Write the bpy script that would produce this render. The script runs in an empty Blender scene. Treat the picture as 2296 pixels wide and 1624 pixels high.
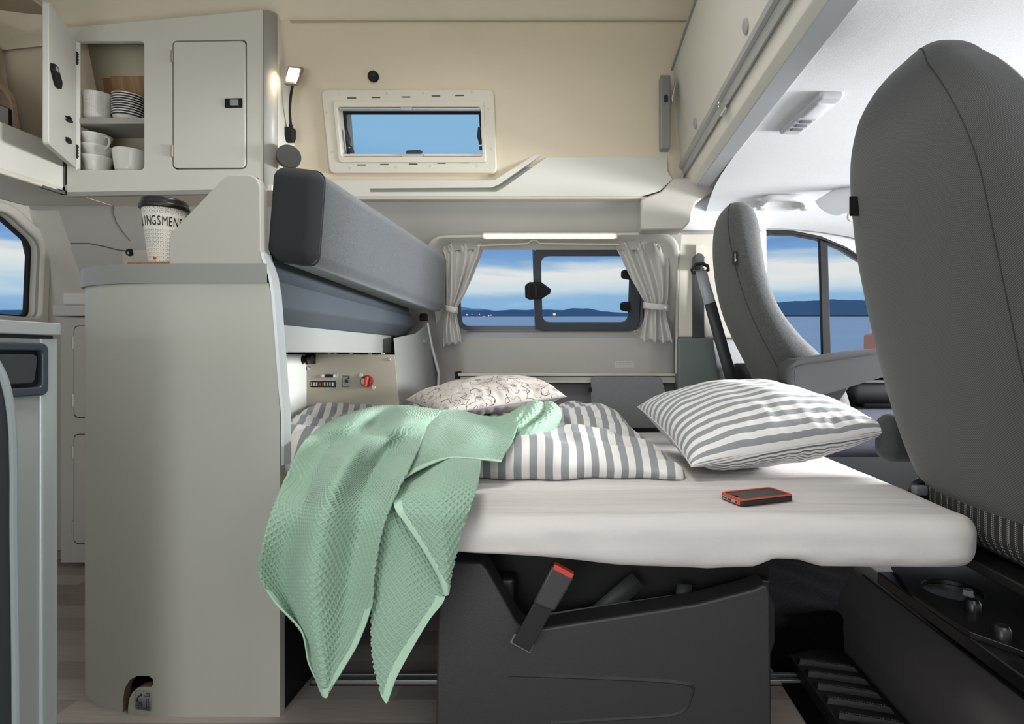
import bpy, bmesh, math, random
import numpy as np
from mathutils import Vector, Matrix, noise

random.seed(7)
PI = math.pi
S = bpy.context.scene
COL = S.collection

# ------------------------------------------------------------------ camera
F, CX, CY, EYE = 1270.0, 1290.0, 795.0, 0.80      # focal length and vanishing point in photo pixels, eye height in metres
cam_d = bpy.data.cameras.new('camera')
cam_d.sensor_width = 36.0
cam_d.lens = F / 2296 * 36.0
cam_d.shift_x = -(CX - 1148) / 2296
cam_d.shift_y = (CY - 812) / 2296
cam_d.clip_start = 0.02
cam_d.clip_end = 20000
cam = bpy.data.objects.new('camera', cam_d)
cam.location = (0, 0, EYE)
cam.rotation_euler = (PI / 2, 0, 0)
COL.objects.link(cam)
S.camera = cam

S.view_settings.view_transform = 'Standard'
S.view_settings.look = 'None'
S.view_settings.gamma = 1
S.view_settings.use_curve_mapping = False
S.view_settings.exposure = 0.0
S.cycles.max_bounces = 8
S.cycles.diffuse_bounces = 5
S.cycles.sample_clamp_indirect = 6


def lin(h, a=1.0):
    h = h.lstrip('#')
    c = [int(h[i:i + 2], 16) / 255 for i in (0, 2, 4)]
    return tuple([(x / 12.92 if x <= .04045 else ((x + .055) / 1.055) ** 2.4) for x in c] + [a])


# ------------------------------------------------------------------ world: evening sky with streaky cloud
TILT = math.atan((CY - 709) / F)                  # the van stands nose-level but leans a little towards the lake
w = bpy.data.worlds.new('sky')
S.world = w
w.use_nodes = True
nt = w.node_tree
nt.nodes.clear()
def N(t, **k):
    n = nt.nodes.new(t)
    for a, b in k.items():
        setattr(n, a, b)
    return n
def mth(op, a, b=None, c=None):
    n = N('ShaderNodeMath', operation=op)
    for i, v in enumerate((a, b, c)):
        if v is None: continue
        if isinstance(v, (int, float)): n.inputs[i].default_value = v
        else: nt.links.new(v, n.inputs[i])
    return n.outputs[0]
tc = N('ShaderNodeTexCoord')
dot = N('ShaderNodeVectorMath', operation='DOT_PRODUCT')
nt.links.new(tc.outputs['Generated'], dot.inputs[0])
dot.inputs[1].default_value = (0, -math.sin(TILT), math.cos(TILT))
elev = dot.outputs['Value']
mp = N('ShaderNodeMapping')
mp.inputs['Scale'].default_value = (1.6, 1.6, 13)
nt.links.new(tc.outputs['Generated'], mp.inputs[0])
nz = N('ShaderNodeTexNoise')
nz.inputs['Scale'].default_value = 2.6
nz.inputs['Detail'].default_value = 5
nt.links.new(mp.outputs[0], nz.inputs['Vector'])
pert = mth('MULTIPLY_ADD', nz.outputs['Fac'], 0.07, -0.035)
pe = mth('ADD', elev, pert)
cr = N('ShaderNodeValToRGB')
nt.links.new(pe, cr.inputs[0])
el = cr.color_ramp.elements
stops = [(0.0, '#86abd3'), (0.028, '#8fbade'), (0.05, '#cfdfe6'), (0.078, '#e9e9e6'), (0.088, '#b9cede'),
         (0.100, '#7ba6d6'), (0.125, '#6d97c9'), (0.15, '#a9c6e2'), (0.2, '#6f9fd6'), (0.28, '#8ab9dd'), (0.4, '#84b4d8'), (1.0, '#93bcdc')]
el[0].position, el[0].color = stops[0][0], lin(stops[0][1])
el[1].position, el[1].color = stops[-1][0], lin(stops[-1][1])
for p, c in stops[1:-1]:
    e = el.new(p)
    e.color = lin(c)
sep = N('ShaderNodeSeparateXYZ')
nt.links.new(tc.outputs['Generated'], sep.inputs[0])
# bright even overcast on the open-door side of the van
back = N('ShaderNodeMapRange')
nt.links.new(sep.outputs['Y'], back.inputs['Value'])
back.inputs['From Min'].default_value = 0.25
back.inputs['From Max'].default_value = -0.15
mx = N('ShaderNodeMix', data_type='RGBA')
nt.links.new(back.outputs[0], mx.inputs[0])
nt.links.new(cr.outputs[0], mx.inputs[6])
mx.inputs[7].default_value = (0.70, 0.725, 0.715, 1)
gr = N('ShaderNodeMapRange')
nt.links.new(elev, gr.inputs['Value'])
gr.inputs['From Min'].default_value = -0.01
gr.inputs['From Max'].default_value = -0.06
mg = N('ShaderNodeMix', data_type='RGBA')
nt.links.new(gr.outputs[0], mg.inputs[0])
nt.links.new(mx.outputs[2], mg.inputs[6])
mg.inputs[7].default_value = (0.46, 0.46, 0.45, 1)
bg = N('ShaderNodeBackground')
bg.inputs['Strength'].default_value = 1.0
nt.links.new(mg.outputs[2], bg.inputs['Color'])
wo = N('ShaderNodeOutputWorld')
nt.links.new(bg.outputs[0], wo.inputs[0])


def area(name, loc, target, sx, sy, power, color=(1, 1, 1), spread=180):
    d = bpy.data.lights.new(name, 'AREA')
    d.shape = 'RECTANGLE'
    d.size, d.size_y, d.energy, d.color = sx, sy, power, color
    d.spread = math.radians(spread)
    o = bpy.data.objects.new(name, d)
    o.location = loc
    o.rotation_euler = (Vector(target) - Vector(loc)).to_track_quat('-Z', 'Y').to_euler()
    COL.objects.link(o)
    return o


# daylight through the windscreen, between the two front seats
area('windscreen_daylight', (2.35, 1.42, 1.10), (-0.6, 1.75, 0.72), 0.5, 0.35, 38, (0.97, 0.98, 1.0), 90)
# low upward fill added to brighten the cab headliner
area('headliner_fill', (2.2, 1.2, 0.75), (0.9, 1.4, 1.43), 0.9, 0.6, 17, (0.95, 0.97, 1.0))
# daylight through the open sliding door
area('door_daylight', (0.9, -0.9, 1.6), (0.5, 1.2, 0.6), 1.6, 1.0, 12, (1.0, 0.99, 0.97))
area('low_front_fill', (-0.9, -1.0, 0.5), (-0.9, 2.0, 0.4), 1.2, 1.0, 9, (0.97, 0.99, 1.0), 120)  # extra low fill lamp added to brighten the curved end panel
# added overhead fill for the bed top; the roof has no hatch
area('bed_top_fill', (-0.35, 1.15, 2.12), (-0.35, 1.3, 0.0), 0.45, 0.45, 9, (1.0, 0.99, 0.96), 145)


# ------------------------------------------------------------------ pixel <-> place
def X(px, D): return (px - CX) * D / F
def Z(py, D): return EYE - (py - CY) * D / F
def P(px, py, D): return Vector((X(px, D), D, Z(py, D)))
def pz(pts, D): return [(X(a, D), Z(b, D)) for a, b in pts]

WP = [(-1, 2.37), (.75, 2.37), (1.0, 2.35), (1.37, 2.20), (1.42, 2.18), (2.0, 2.03), (3, 1.8)]
def Dw(z):
    for (z0, d0), (z1, d1) in zip(WP, WP[1:]):
        if z <= z1:
            return d0 + (d1 - d0) * (z - z0) / (z1 - z0)
def onwall(px, py):
    D = 2.2
    for _ in range(30): D = Dw(Z(py, D))
    return P(px, py, D)
def wallframe(px, py):
    o = onwall(px, py)
    up = Vector((0, Dw(o.z + .03) - Dw(o.z - .03), .06)).normalized()
    ex = Vector((1, 0, 0))
    n = ex.cross(up)
    M = Matrix((ex, up, n)).transposed().to_4x4()
    M.translation = o
    return M, o.y / F


# ------------------------------------------------------------------ materials
MATS = {}
def mat(name, color, rough=.5, metal=0.0, bump=None, spec=None, var=None, sheen=0, coat=0, emit=None, estr=0, alpha=None, trans=0):
    if name in MATS: return MATS[name]
    m = bpy.data.materials.new(name)
    m.use_nodes = True
    t = m.node_tree
    b = t.nodes['Principled BSDF']
    c = lin(color) if isinstance(color, str) else color
    b.inputs['Base Color'].default_value = c
    b.inputs['Roughness'].default_value = rough
    b.inputs['Metallic'].default_value = metal
    if spec is not None: b.inputs['Specular IOR Level'].default_value = spec
    if sheen: b.inputs['Sheen Weight'].default_value = sheen
    if coat: b.inputs['Coat Weight'].default_value = coat
    if trans: b.inputs['Transmission Weight'].default_value = trans
    if emit:
        b.inputs['Emission Color'].default_value = lin(emit) if isinstance(emit, str) else emit
        b.inputs['Emission Strength'].default_value = estr
    co = t.nodes.new('ShaderNodeTexCoord')
    if var:
        sc, amt = var
        n = t.nodes.new('ShaderNodeTexNoise')
        n.inputs['Scale'].default_value = sc
        n.inputs['Detail'].default_value = 4
        t.links.new(co.outputs['Object'], n.inputs['Vector'])
        mr = t.nodes.new('ShaderNodeMapRange')
        mr.inputs['From Min'].default_value = .3
        mr.inputs['From Max'].default_value = .7
        mr.inputs['To Min'].default_value = 1 - amt
        mr.inputs['To Max'].default_value = 1 + amt
        t.links.new(n.outputs['Fac'], mr.inputs['Value'])
        mm = t.nodes.new('ShaderNodeVectorMath')
        mm.operation = 'SCALE'
        mm.inputs[0].default_value = c[:3]
        t.links.new(mr.outputs[0], mm.inputs['Scale'])
        t.links.new(mm.outputs[0], b.inputs['Base Color'])
    if bump:
        sc, st, dist = bump
        n = t.nodes.new('ShaderNodeTexNoise')
        n.inputs['Scale'].default_value = sc
        n.inputs['Detail'].default_value = 3
        t.links.new(co.outputs['Object'], n.inputs['Vector'])
        bu = t.nodes.new('ShaderNodeBump')
        bu.inputs['Strength'].default_value = st
        bu.inputs['Distance'].default_value = dist
        t.links.new(n.outputs['Fac'], bu.inputs['Height'])
        t.links.new(bu.outputs[0], b.inputs['Normal'])
    MATS[name] = m
    return m


class NG:
    """small helper to write shader maths"""
    def __init__(s, m):
        s.t = m.node_tree
        s.b = s.t.nodes['Principled BSDF']
    def n(s, t, **k):
        n = s.t.nodes.new(t)
        for a, b in k.items(): setattr(n, a, b)
        return n
    def l(s, a, b): s.t.links.new(a, b)
    def m(s, op, a, b=None, c=None, clamp=False):
        n = s.n('ShaderNodeMath', operation=op)
        n.use_clamp = clamp
        for i, v in enumerate((a, b, c)):
            if v is None: continue
            if isinstance(v, (int, float)): n.inputs[i].default_value = v
            else: s.l(v, n.inputs[i])
        return n.outputs[0]
    def mix(s, f, c1, c2):
        n = s.n('ShaderNodeMix', data_type='RGBA')
        if isinstance(f, (int, float)): n.inputs[0].default_value = f
        else: s.l(f, n.inputs[0])
        for i, c in ((6, c1), (7, c2)):
            if isinstance(c, (tuple, str)): n.inputs[i].default_value = lin(c) if isinstance(c, str) else c
            else: s.l(c, n.inputs[i])
        return n.outputs[2]
    def xyz(s, out='Object'):
        c = s.n('ShaderNodeTexCoord')
        p = s.n('ShaderNodeSeparateXYZ')
        s.l(c.outputs[out], p.inputs[0])
        return p.outputs[0], p.outputs[1], p.outputs[2], c.outputs[out]
    def noise(s, vec, scale, detail=3):
        n = s.n('ShaderNodeTexNoise')
        n.inputs['Scale'].default_value = scale
        n.inputs['Detail'].default_value = detail
        s.l(vec, n.inputs['Vector'])
        return n.outputs['Fac']
    def bump(s, h, st, dist):
        b = s.n('ShaderNodeBump')
        b.inputs['Strength'].default_value = st
        b.inputs['Distance'].default_value = dist
        s.l(h, b.inputs['Height'])
        s.l(b.outputs[0], s.b.inputs['Normal'])


cream = mat('cream laminate', '#c6c5bc', .42, var=(3, .015))
greylam = mat('grey green laminate', '#b2b2a9', .42, var=(2, .02))
bandm = mat('darker grey edge band', '#8b8c88', .4)
beige = mat('beige felt wall lining', '#cfc3ad', .9, bump=(350, .25, .002), var=(2.2, .03))
beige2 = mat('pale beige felt ceiling lining', '#d9d0bb', .9, bump=(350, .25, .002), var=(2, .03))
taupe = mat('taupe moulded plastic', '#a8a5a0', .55, bump=(500, .08, .001))
taupe2 = mat('light taupe moulded plastic', '#bcb8b0', .5, bump=(500, .08, .001))
offw = mat('off white plastic', '#cbc5b6', .4)
creamtrim = mat('cream cross beam trim', '#dedbd0', .45)
headl = mat('pale grey felt headliner', '#cfd0d2', .95, bump=(380, .25, .0018), var=(300, .04))
greyfelt = mat('grey felt', '#9a9c9c', .95, bump=(260, .4, .003), var=(150, .05))
silver = mat('brushed silver metal', '#b9bcbc', .32, .85)
silverp = mat('silver plastic', '#a9abab', .35, .3)
blackp = mat('black plastic', '#161617', .35)
blackm = mat('matt black plastic', '#171718', .6, spec=.25)
blackg = mat('grained black plastic', '#2f2f31', .42, bump=(420, .35, .0012))
charcoal = mat('charcoal painted metal', '#474d53', .45, bump=(600, .15, .001))
darkcar = mat('black carpet', '#0d0d0e', 1.0, spec=.05, bump=(300, .8, .004), var=(200, .3))
chrome = mat('chrome', '#d8dadb', .12, 1.0)
zinc = mat('zinc plated steel', '#c9cdd2', .28, .9)
whitec = mat('white glazed china', '#d9d8d3', .18)
red = mat('red plastic', '#b1301f', .35)
redb = mat('red orange button', '#c2432f', .4)
orange = mat('orange red rubber', '#c4472a', .5)
curtain_m = mat('grey satin curtain cloth', '#b3b0ac', .55, sheen=.3, bump=(900, .1, .0006))
dkgreen = mat('dark grey green plastic', '#5d6663', .5, bump=(500, .15, .001))
webm = mat('dark seat belt webbing', '#2c2f31', .55, bump=(900, .3, .0006))
weblight = mat('grey seat belt webbing', '#9a9ea0', .5, bump=(900, .3, .0006))
warmlamp = mat('lit warm lamp cover', '#fff2dd', .4, emit=(1, .84, .64, 1), estr=5.5)
warmhead = mat('lit reading lamp face', '#fff2dd', .4, emit=(1, .80, .55, 1), estr=9)
amber = mat('lit shore lamps', '#ff9c50', .5, emit=(1, .42, .16, 1), estr=1.3)
gloss = mat('grey blue worktop edge', '#a9aeb0', .3)
counterf = mat('pale blue grey cabinet front', '#a9adac', .35, .2)
wingm = mat('warm grey board', '#aaa8a0', .45)
cork = mat('brown cork board', '#8a6248', .85, bump=(200, .5, .002), var=(120, .2))
lidm = mat('black cup lid', '#151515', .3)
glassm = bpy.data.materials.new('window glass')
glassm.use_nodes = True
_t = glassm.node_tree
_t.nodes.clear()
_o = _t.nodes.new('ShaderNodeOutputMaterial')
_mx = _t.nodes.new('ShaderNodeMixShader')
_tr = _t.nodes.new('ShaderNodeBsdfTransparent')
_tr.inputs[0].default_value = (.97, .98, .985, 1)
_gl = _t.nodes.new('ShaderNodeBsdfGlossy')
_gl.inputs['Roughness'].default_value = .03
_fr = _t.nodes.new('ShaderNodeFresnel')
_fr.inputs[0].default_value = 1.15
_t.links.new(_fr.outputs[0], _mx.inputs[0])
_t.links.new(_tr.outputs[0], _mx.inputs[1])
_t.links.new(_gl.outputs[0], _mx.inputs[2])
_t.links.new(_mx.outputs[0], _o.inputs[0])


sheetm = mat('pale grey jersey sheet', '#c9c4c2', .85, sheen=.05)
g = NG(sheetm)
x, y, z, v = g.xyz('Object')
mpn = g.n('ShaderNodeMapping'); mpn.inputs['Scale'].default_value = (2.2, 17, 9); mpn.inputs['Rotation'].default_value = (0, 0, -.25)
g.l(v, mpn.inputs[0])
g.bump(g.m('ADD', g.m('MULTIPLY', g.noise(mpn.outputs[0], 1.3, 3), 1.0), g.m('MULTIPLY', g.noise(v, 700, 2), .05)), .55, .02)

def weave(name, dark, light, period, soft=.8, rough=.9, coord='UV', sheen=.15):
    m = mat(name, dark, rough, sheen=sheen)
    g = NG(m)
    x, y, z, v = g.xyz(coord)
    a = g.m('SINE', g.m('MULTIPLY', x, 2 * PI / period))
    b = g.m('SINE', g.m('MULTIPLY', y, 2 * PI / period))
    d = g.m('MULTIPLY_ADD', g.m('MULTIPLY', a, b), .5, .5)
    d = g.m('POWER', d, soft)
    nz = g.noise(v, 900, 2)
    d2 = g.m('MULTIPLY', d, g.m('MULTIPLY_ADD', nz, .8, .6), clamp=True)
    g.l(g.mix(d2, dark, light), g.b.inputs['Base Color'])
    g.bump(d, .35, .0007)
    return m
seatm2 = mat('charcoal driver seat fabric', '#4a4b4b', .9, var=(260, .35), bump=(700, .4, .001), sheen=.15)
seatm = weave('charcoal woven seat fabric', '#363737', '#777777', .0037, 2.2)
benchm = mat('charcoal bench upholstery', '#40454a', .9, var=(420, .5), bump=(500, .5, .001), sheen=.3)
benchside = weave('dark ribbed bench upholstery', '#2a2b2e', '#3c3d41', .0034, 1.5)


def stripes(name, c1, c2, period, width=.5, coord='UV', axis=0, rough=.55, wr=.0):
    m = mat(name, c1, rough, sheen=.2)
    g = NG(m)
    xyz = g.xyz(coord)
    f = g.m('FRACT', g.m('DIVIDE', xyz[axis], period))
    s = g.m('LESS_THAN', f, width)
    g.l(g.mix(s, c1, c2), g.b.inputs['Base Color'])
    nz = g.noise(xyz[3], 24, 4)
    g.bump(nz, .35, .006)
    return m
duvetm = stripes('white and grey striped satin duvet cover', '#dcd9d6', '#868a8d', .0385, .5)
pillm = stripes('white and grey striped satin pillowcase', '#dfdcd9', '#878b8e', .0335, .5)
pillm2 = stripes('finely striped satin pillowcase side', '#dcd9d6', '#5f6266', .0118, .42)

# floral print: one line-drawn flower to each voronoi cell
floralm = mat('cream cloth with ink drawn flowers', '#cdc5bd', .85)
g = NG(floralm)
x, y, z, v = g.xyz('UV')
def flower(scale, rot, npet):
    vo = g.n('ShaderNodeTexVoronoi', feature='F1')
    vo.voronoi_dimensions = '2D'
    vo.inputs['Scale'].default_value = scale
    vo.inputs['Randomness'].default_value = .75
    mpn = g.n('ShaderNodeMapping')
    mpn.inputs['Location'].default_value = (rot, rot * .7, 0)
    g.l(v, mpn.inputs[0])
    g.l(mpn.outputs[0], vo.inputs['Vector'])
    df = g.n('ShaderNodeVectorMath', operation='SUBTRACT')
    g.l(mpn.outputs[0], df.inputs[0])
    g.l(vo.outputs['Position'], df.inputs[1])
    # the voronoi position output is in scaled space / scale in 2D
    sp = g.n('ShaderNodeSeparateXYZ')
    g.l(df.outputs[0], sp.inputs[0])
    cs = g.n('ShaderNodeSeparateXYZ')
    g.l(vo.outputs['Color'], cs.inputs[0])
    ang = g.m('ADD', g.m('ARCTAN2', sp.outputs[1], sp.outputs[0]), g.m('MULTIPLY', cs.outputs[0], 6.28))
    r = g.m('MULTIPLY', g.m('SQRT', g.m('ADD', g.m('MULTIPLY', sp.outputs[0], sp.outputs[0]), g.m('MULTIPLY', sp.outputs[1], sp.outputs[1]))), scale)
    nzz = g.noise(v, 45, 2)
    pet = g.m('MULTIPLY_ADD', g.m('ABSOLUTE', g.m('COSINE', g.m('MULTIPLY', ang, npet / 2))), .20, .26)
    pet = g.m('ADD', pet, g.m('MULTIPLY_ADD', nzz, .16, -.08))
    line = g.m('LESS_THAN', g.m('ABSOLUTE', g.m('SUBTRACT', r, pet)), .013)
    # veins running out along the petals
    vein = g.m('LESS_THAN', g.m('ABSOLUTE', g.m('SINE', g.m('MULTIPLY_ADD', nzz, 3.0, g.m('MULTIPLY', ang, npet * 2.5)))), .10)
    inside = g.m('MULTIPLY', g.m('LESS_THAN', r, g.m('MULTIPLY', pet, .82)), g.m('GREATER_THAN', r, .10))
    vein = g.m('MULTIPLY', g.m('MULTIPLY', vein, inside), .55)
    core = g.m('MULTIPLY', g.m('LESS_THAN', r, g.m('MULTIPLY_ADD', g.m('SINE', g.m('MULTIPLY', ang, 23)), .03, .09)), g.m('GREATER_THAN', g.m('SINE', g.m('MULTIPLY', r, 260)), -.2))
    return g.m('MAXIMUM', g.m('MAXIMUM', line, vein), g.m('MULTIPLY', core, .9))
ink = g.m('MAXIMUM', flower(8.5, 0.13, 6), g.m('MULTIPLY', flower(12.5, 3.37, 5), .8))
g.l(g.mix(ink, '#c4bcb5', '#2b2a35'), g.b.inputs['Base Color'])

# wood plank floor
floorm = mat('grey brown plank vinyl', '#7c726c', .5)
g = NG(floorm)
x, y, z, v = g.xyz('Object')
row = g.m('FLOOR', g.m('DIVIDE', y, .082))
wn = g.n('ShaderNodeTexWhiteNoise', noise_dimensions='2D')
cb = g.n('ShaderNodeCombineXYZ')
g.l(g.m('FLOOR', g.m('DIVIDE', g.m('ADD', x, g.m('MULTIPLY', row, .37)), .55)), cb.inputs[0])
g.l(row, cb.inputs[1])
g.l(cb.outputs[0], wn.inputs[0])
mpn = g.n('ShaderNodeMapping')
mpn.inputs['Scale'].default_value = (5, 90, 1)
g.l(v, mpn.inputs[0])
gn = g.noise(mpn.outputs[0], 3, 6)
tone = g.m('ADD', g.m('MULTIPLY', wn.outputs['Value'], .55), g.m('MULTIPLY', gn, .6))
g.l(g.mix(tone, '#5f5652', '#aca29b'), g.b.inputs['Base Color'])
g.bump(gn, .15, .001)

def wood(name, c1, c2, sc=(1, 30, 4)):
    m = mat(name, c1, .5)
    g = NG(m)
    x, y, z, v = g.xyz('Object')
    mpn = g.n('ShaderNodeMapping')
    mpn.inputs['Scale'].default_value = sc
    g.l(v, mpn.inputs[0])
    g.l(g.mix(g.noise(mpn.outputs[0], 4, 4), c1, c2), g.b.inputs['Base Color'])
    return m
woodp = wood('pale beech wood', '#a98d78', '#c4ab95', (2, 4, 30))
woodd = wood('striped acacia wood', '#4a3022', '#b9936b', (26, 3, .6))
woodb = wood('brown walnut wood', '#6b4a36', '#8a6348', (40, 4, 2))
plycut = wood('cut plywood edge', '#5c4c3f', '#96806c', (30, 4, 60))

blanketm = mat('mint green waffle cotton', '#90ad99', .95, sheen=.15, bump=(1500, .3, .0006))
hemm = mat('mint green woven hem', '#a9c8b1', .8, bump=(1200, .2, .0005))

# dotted cushion fabric
dotm = mat('black fabric with white stitched dot lines', '#2c2b2c', .9)
g = NG(dotm)
x, y, z, v = g.xyz('Object')
ly = g.m('FRACT', g.m('DIVIDE', y, .0185))
l1 = g.m('LESS_THAN', g.m('ABSOLUTE', g.m('SUBTRACT', ly, .38)), .045)
l2 = g.m('LESS_THAN', g.m('ABSOLUTE', g.m('SUBTRACT', ly, .60)), .045)
dz = g.m('LESS_THAN', g.m('FRACT', g.m('DIVIDE', g.m('ADD', z, g.m('MULTIPLY', x, .9)), .0034)), .55)
g.l(g.mix(g.m('MULTIPLY', g.m('MAXIMUM', l1, l2), dz), '#2c2b2c', '#b9b7b4'), g.b.inputs['Base Color'])
g.bump(g.noise(v, 700), .4, .001)

# cup paper with hearts
cupm = mat('cream paper cup with outline hearts', '#d6d2c6', .6)
g = NG(cupm)
u, vv, _, v = g.xyz('UV')
cw, ch = .0095, .0088
fu = g.m('MULTIPLY_ADD', g.m('FRACT', g.m('DIVIDE', u, cw)), 2.9, -1.45)
fv = g.m('MULTIPLY_ADD', g.m('FRACT', g.m('DIVIDE', vv, ch)), 2.9, -1.35)
q = g.m('SUBTRACT', g.m('ADD', g.m('MULTIPLY', fu, fu), g.m('MULTIPLY', fv, fv)), 1.0)
hv = g.m('SUBTRACT', g.m('MULTIPLY', g.m('MULTIPLY', q, q), q), g.m('MULTIPLY', g.m('MULTIPLY', fu, fu), g.m('MULTIPLY', g.m('MULTIPLY', fv, fv), fv)))
ins = g.m('LESS_THAN', hv, 0.0)
fu2, fv2 = g.m('MULTIPLY', fu, 1.35), g.m('MULTIPLY_ADD', fv, 1.35, -.04)
q2 = g.m('SUBTRACT', g.m('ADD', g.m('MULTIPLY', fu2, fu2), g.m('MULTIPLY', fv2, fv2)), 1.0)
hv2 = g.m('SUBTRACT', g.m('MULTIPLY', g.m('MULTIPLY', q2, q2), q2), g.m('MULTIPLY', g.m('MULTIPLY', fu2, fu2), g.m('MULTIPLY', g.m('MULTIPLY', fv2, fv2), fv2)))
ins2 = g.m('GREATER_THAN', hv2, 0.0)
outl = g.m('MULTIPLY', ins, ins2)
# leave the lettering band clear
band = g.m('MAXIMUM', g.m('LESS_THAN', vv, .0795), g.m('GREATER_THAN', vv, .115))
outl = g.m('MULTIPLY', outl, band)
g.l(g.mix(outl, '#d6d2c6', '#6b6862'), g.b.inputs['Base Color'])

gridbowl = mat('white china with woven grid relief', '#d6d5cf', .35)
g = NG(gridbowl)
x, y, z, v = g.xyz('UV')
gx = g.m('ABSOLUTE', g.m('SINE', g.m('MULTIPLY', x, PI / .0058)))
gy = g.m('ABSOLUTE', g.m('SINE', g.m('MULTIPLY', y, PI / .0048)))
g.bump(g.m('MULTIPLY', gx, gy), .6, .0012)

# ------------------------------------------------------------------ mesh builder
class MB:
    def __init__(s, M=None):
        s.v, s.f, s.uv, s.mi = [], [], None, []
        s.M = M
    def add(s, vs, fs, mi=0):
        o = len(s.v)
        for p in vs:
            p = Vector(p)
            s.v.append(s.M @ p if s.M is not None else p)
        for f in fs:
            s.f.append([i + o for i in f])
            s.mi.append(mi)
        return s
    def box(s, x0, x1, y0, y1, z0, z1, mi=0):
        vs = [(x, y, z) for x in (x0, x1) for y in (y0, y1) for z in (z0, z1)]
        return s.add(vs, [(0, 1, 3, 2), (4, 6, 7, 5), (0, 4, 5, 1), (2, 3, 7, 6), (0, 2, 6, 4), (1, 5, 7, 3)], mi)
    def prism(s, poly, a0, a1, plane='xz', mi=0):
        n = len(poly)
        def mk(p, a):
            if plane == 'xz': return (p[0], a, p[1])
            if plane == 'yz': return (a, p[0], p[1])
            return (p[0], p[1], a)
        vs = [mk(p, a0) for p in poly] + [mk(p, a1) for p in poly]
        fs = [list(range(n)), list(range(2 * n - 1, n - 1, -1))] + [(i, (i + 1) % n + 0, (i + 1) % n + n, i + n) for i in range(n)]
        return s.add(vs, fs, mi)
    def loft2(s, A, B):
        n = len(A)
        return s.add(list(A) + list(B), [list(range(n)), list(range(2 * n - 1, n - 1, -1))] + [(i, (i + 1) % n, (i + 1) % n + n, i + n) for i in range(n)])
    def ring(s, outer, inner, a0, a1, plane='xz'):
        n = len(outer)
        def mk(p, a):
            if plane == 'xz': return (p[0], a, p[1])
            if plane == 'yz': return (a, p[0], p[1])
            return (p[0], p[1], a)
        vs = [mk(p, a0) for p in outer] + [mk(p, a0) for p in inner] + [mk(p, a1) for p in outer] + [mk(p, a1) for p in inner]
        fs = []
        for i in range(n):
            j = (i + 1) % n
            fs += [(i, j, n + j, n + i), (2 * n + i, 3 * n + i, 3 * n + j, 2 * n + j), (i, 2 * n + i, 2 * n + j, j), (n + i, n + j, 3 * n + j, 3 * n + i)]
        return s.add(vs, fs)
    def tube(s, path, r, n=10, cap=True, closed=False):
        path = [Vector(p) for p in path]
        m = len(path)
        rs = r if isinstance(r, (list, tuple)) else [r] * m
        vs, fs = [], []
        prev = None
        for i, p in enumerate(path):
            if closed: t = path[(i + 1) % m] - path[i - 1]
            else: t = path[min(i + 1, m - 1)] - path[max(i - 1, 0)]
            t.normalize()
            ref = prev if prev is not None else (Vector((0, 0, 1)) if abs(t.z) < .9 else Vector((1, 0, 0)))
            a = ref - t * ref.dot(t)
            a.normalize()
            prev = a
            b = t.cross(a)
            for k in range(n):
                th = 2 * PI * k / n
                vs.append(p + (a * math.cos(th) + b * math.sin(th)) * rs[i])
        for i in range(m if closed else m - 1):
            i2 = (i + 1) % m
            for k in range(n):
                k2 = (k + 1) % n
                fs.append((i * n + k, i * n + k2, i2 * n + k2, i2 * n + k))
        if cap and not closed:
            fs.append(list(range(n))[::-1])
            fs.append([(m - 1) * n + k for k in range(n)])
        return s.add(vs, fs)
    def lathe(s, prof, c=(0, 0, 0), n=40, axis='z', closed=False):
        vs, fs = [], []
        m = len(prof)
        for r, h in prof:
            for k in range(n):
                th = 2 * PI * k / n
                a, b = r * math.cos(th), r * math.sin(th)
                p = (a, b, h) if axis == 'z' else ((a, h, b) if axis == 'y' else (h, a, b))
                vs.append((p[0] + c[0], p[1] + c[1], p[2] + c[2]))
        for i in range(m - 1):
            for k in range(n):
                k2 = (k + 1) % n
                fs.append((i * n + k, i * n + k2, (i + 1) * n + k2, (i + 1) * n + k))
        if prof[0][0] > 1e-6: fs.append(list(range(n))[::-1])
        if prof[-1][0] > 1e-6: fs.append([(m - 1) * n + k for k in range(n)])
        return s.add(vs, fs)
    def cyl(s, c, r, h, axis='z', n=24):
        return s.lathe([(r, 0), (r, h)], c, n, axis)
    def grid(s, fn, nu, nv, uvf=None):
        vs, uv = [], []
        for j in range(nv + 1):
            for i in range(nu + 1):
                vs.append(fn(i / nu, j / nv))
        fs = [(j * (nu + 1) + i, j * (nu + 1) + i + 1, (j + 1) * (nu + 1) + i + 1, (j + 1) * (nu + 1) + i) for j in range(nv) for i in range(nu)]
        return s.add(vs, fs)
    def rbox(s, c, size, r, k=4, n=(6, 6, 6), fn=None):
        """rounded box, optionally deformed by fn(Vector)->Vector"""
        h = [a / 2 for a in size]
        r = min(r, *[a * .999 for a in h])
        ax = []
        for d in range(3):
            i0 = h[d] - r
            pts = [-h[d] + r * (1 - math.cos(q / k * PI / 2) * 0 - 1) for q in range(1)]
            lo = [-i0 - r * math.tan((k - q) / k * PI / 4) for q in range(k + 1)]
            mid = [-i0 + 2 * i0 * q / n[d] for q in range(1, n[d])]
            hi = [i0 + r * math.tan(q / k * PI / 4) for q in range(k + 1)]
            ax.append(lo + mid + hi)
        idx, vs, fs = {}, [], []
        def vert(p):
            key = tuple(round(a, 6) for a in p)
            if key not in idx:
                q = Vector([max(-(h[d] - r), min(h[d] - r, p[d])) for d in range(3)])
                dd = Vector(p) - q
                o = q + dd.normalized() * r if dd.length > 1e-9 else q
                o = o + Vector(c)
                if fn: o = fn(o)
                idx[key] = len(vs)
                vs.append(o)
            return idx[key]
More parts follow.
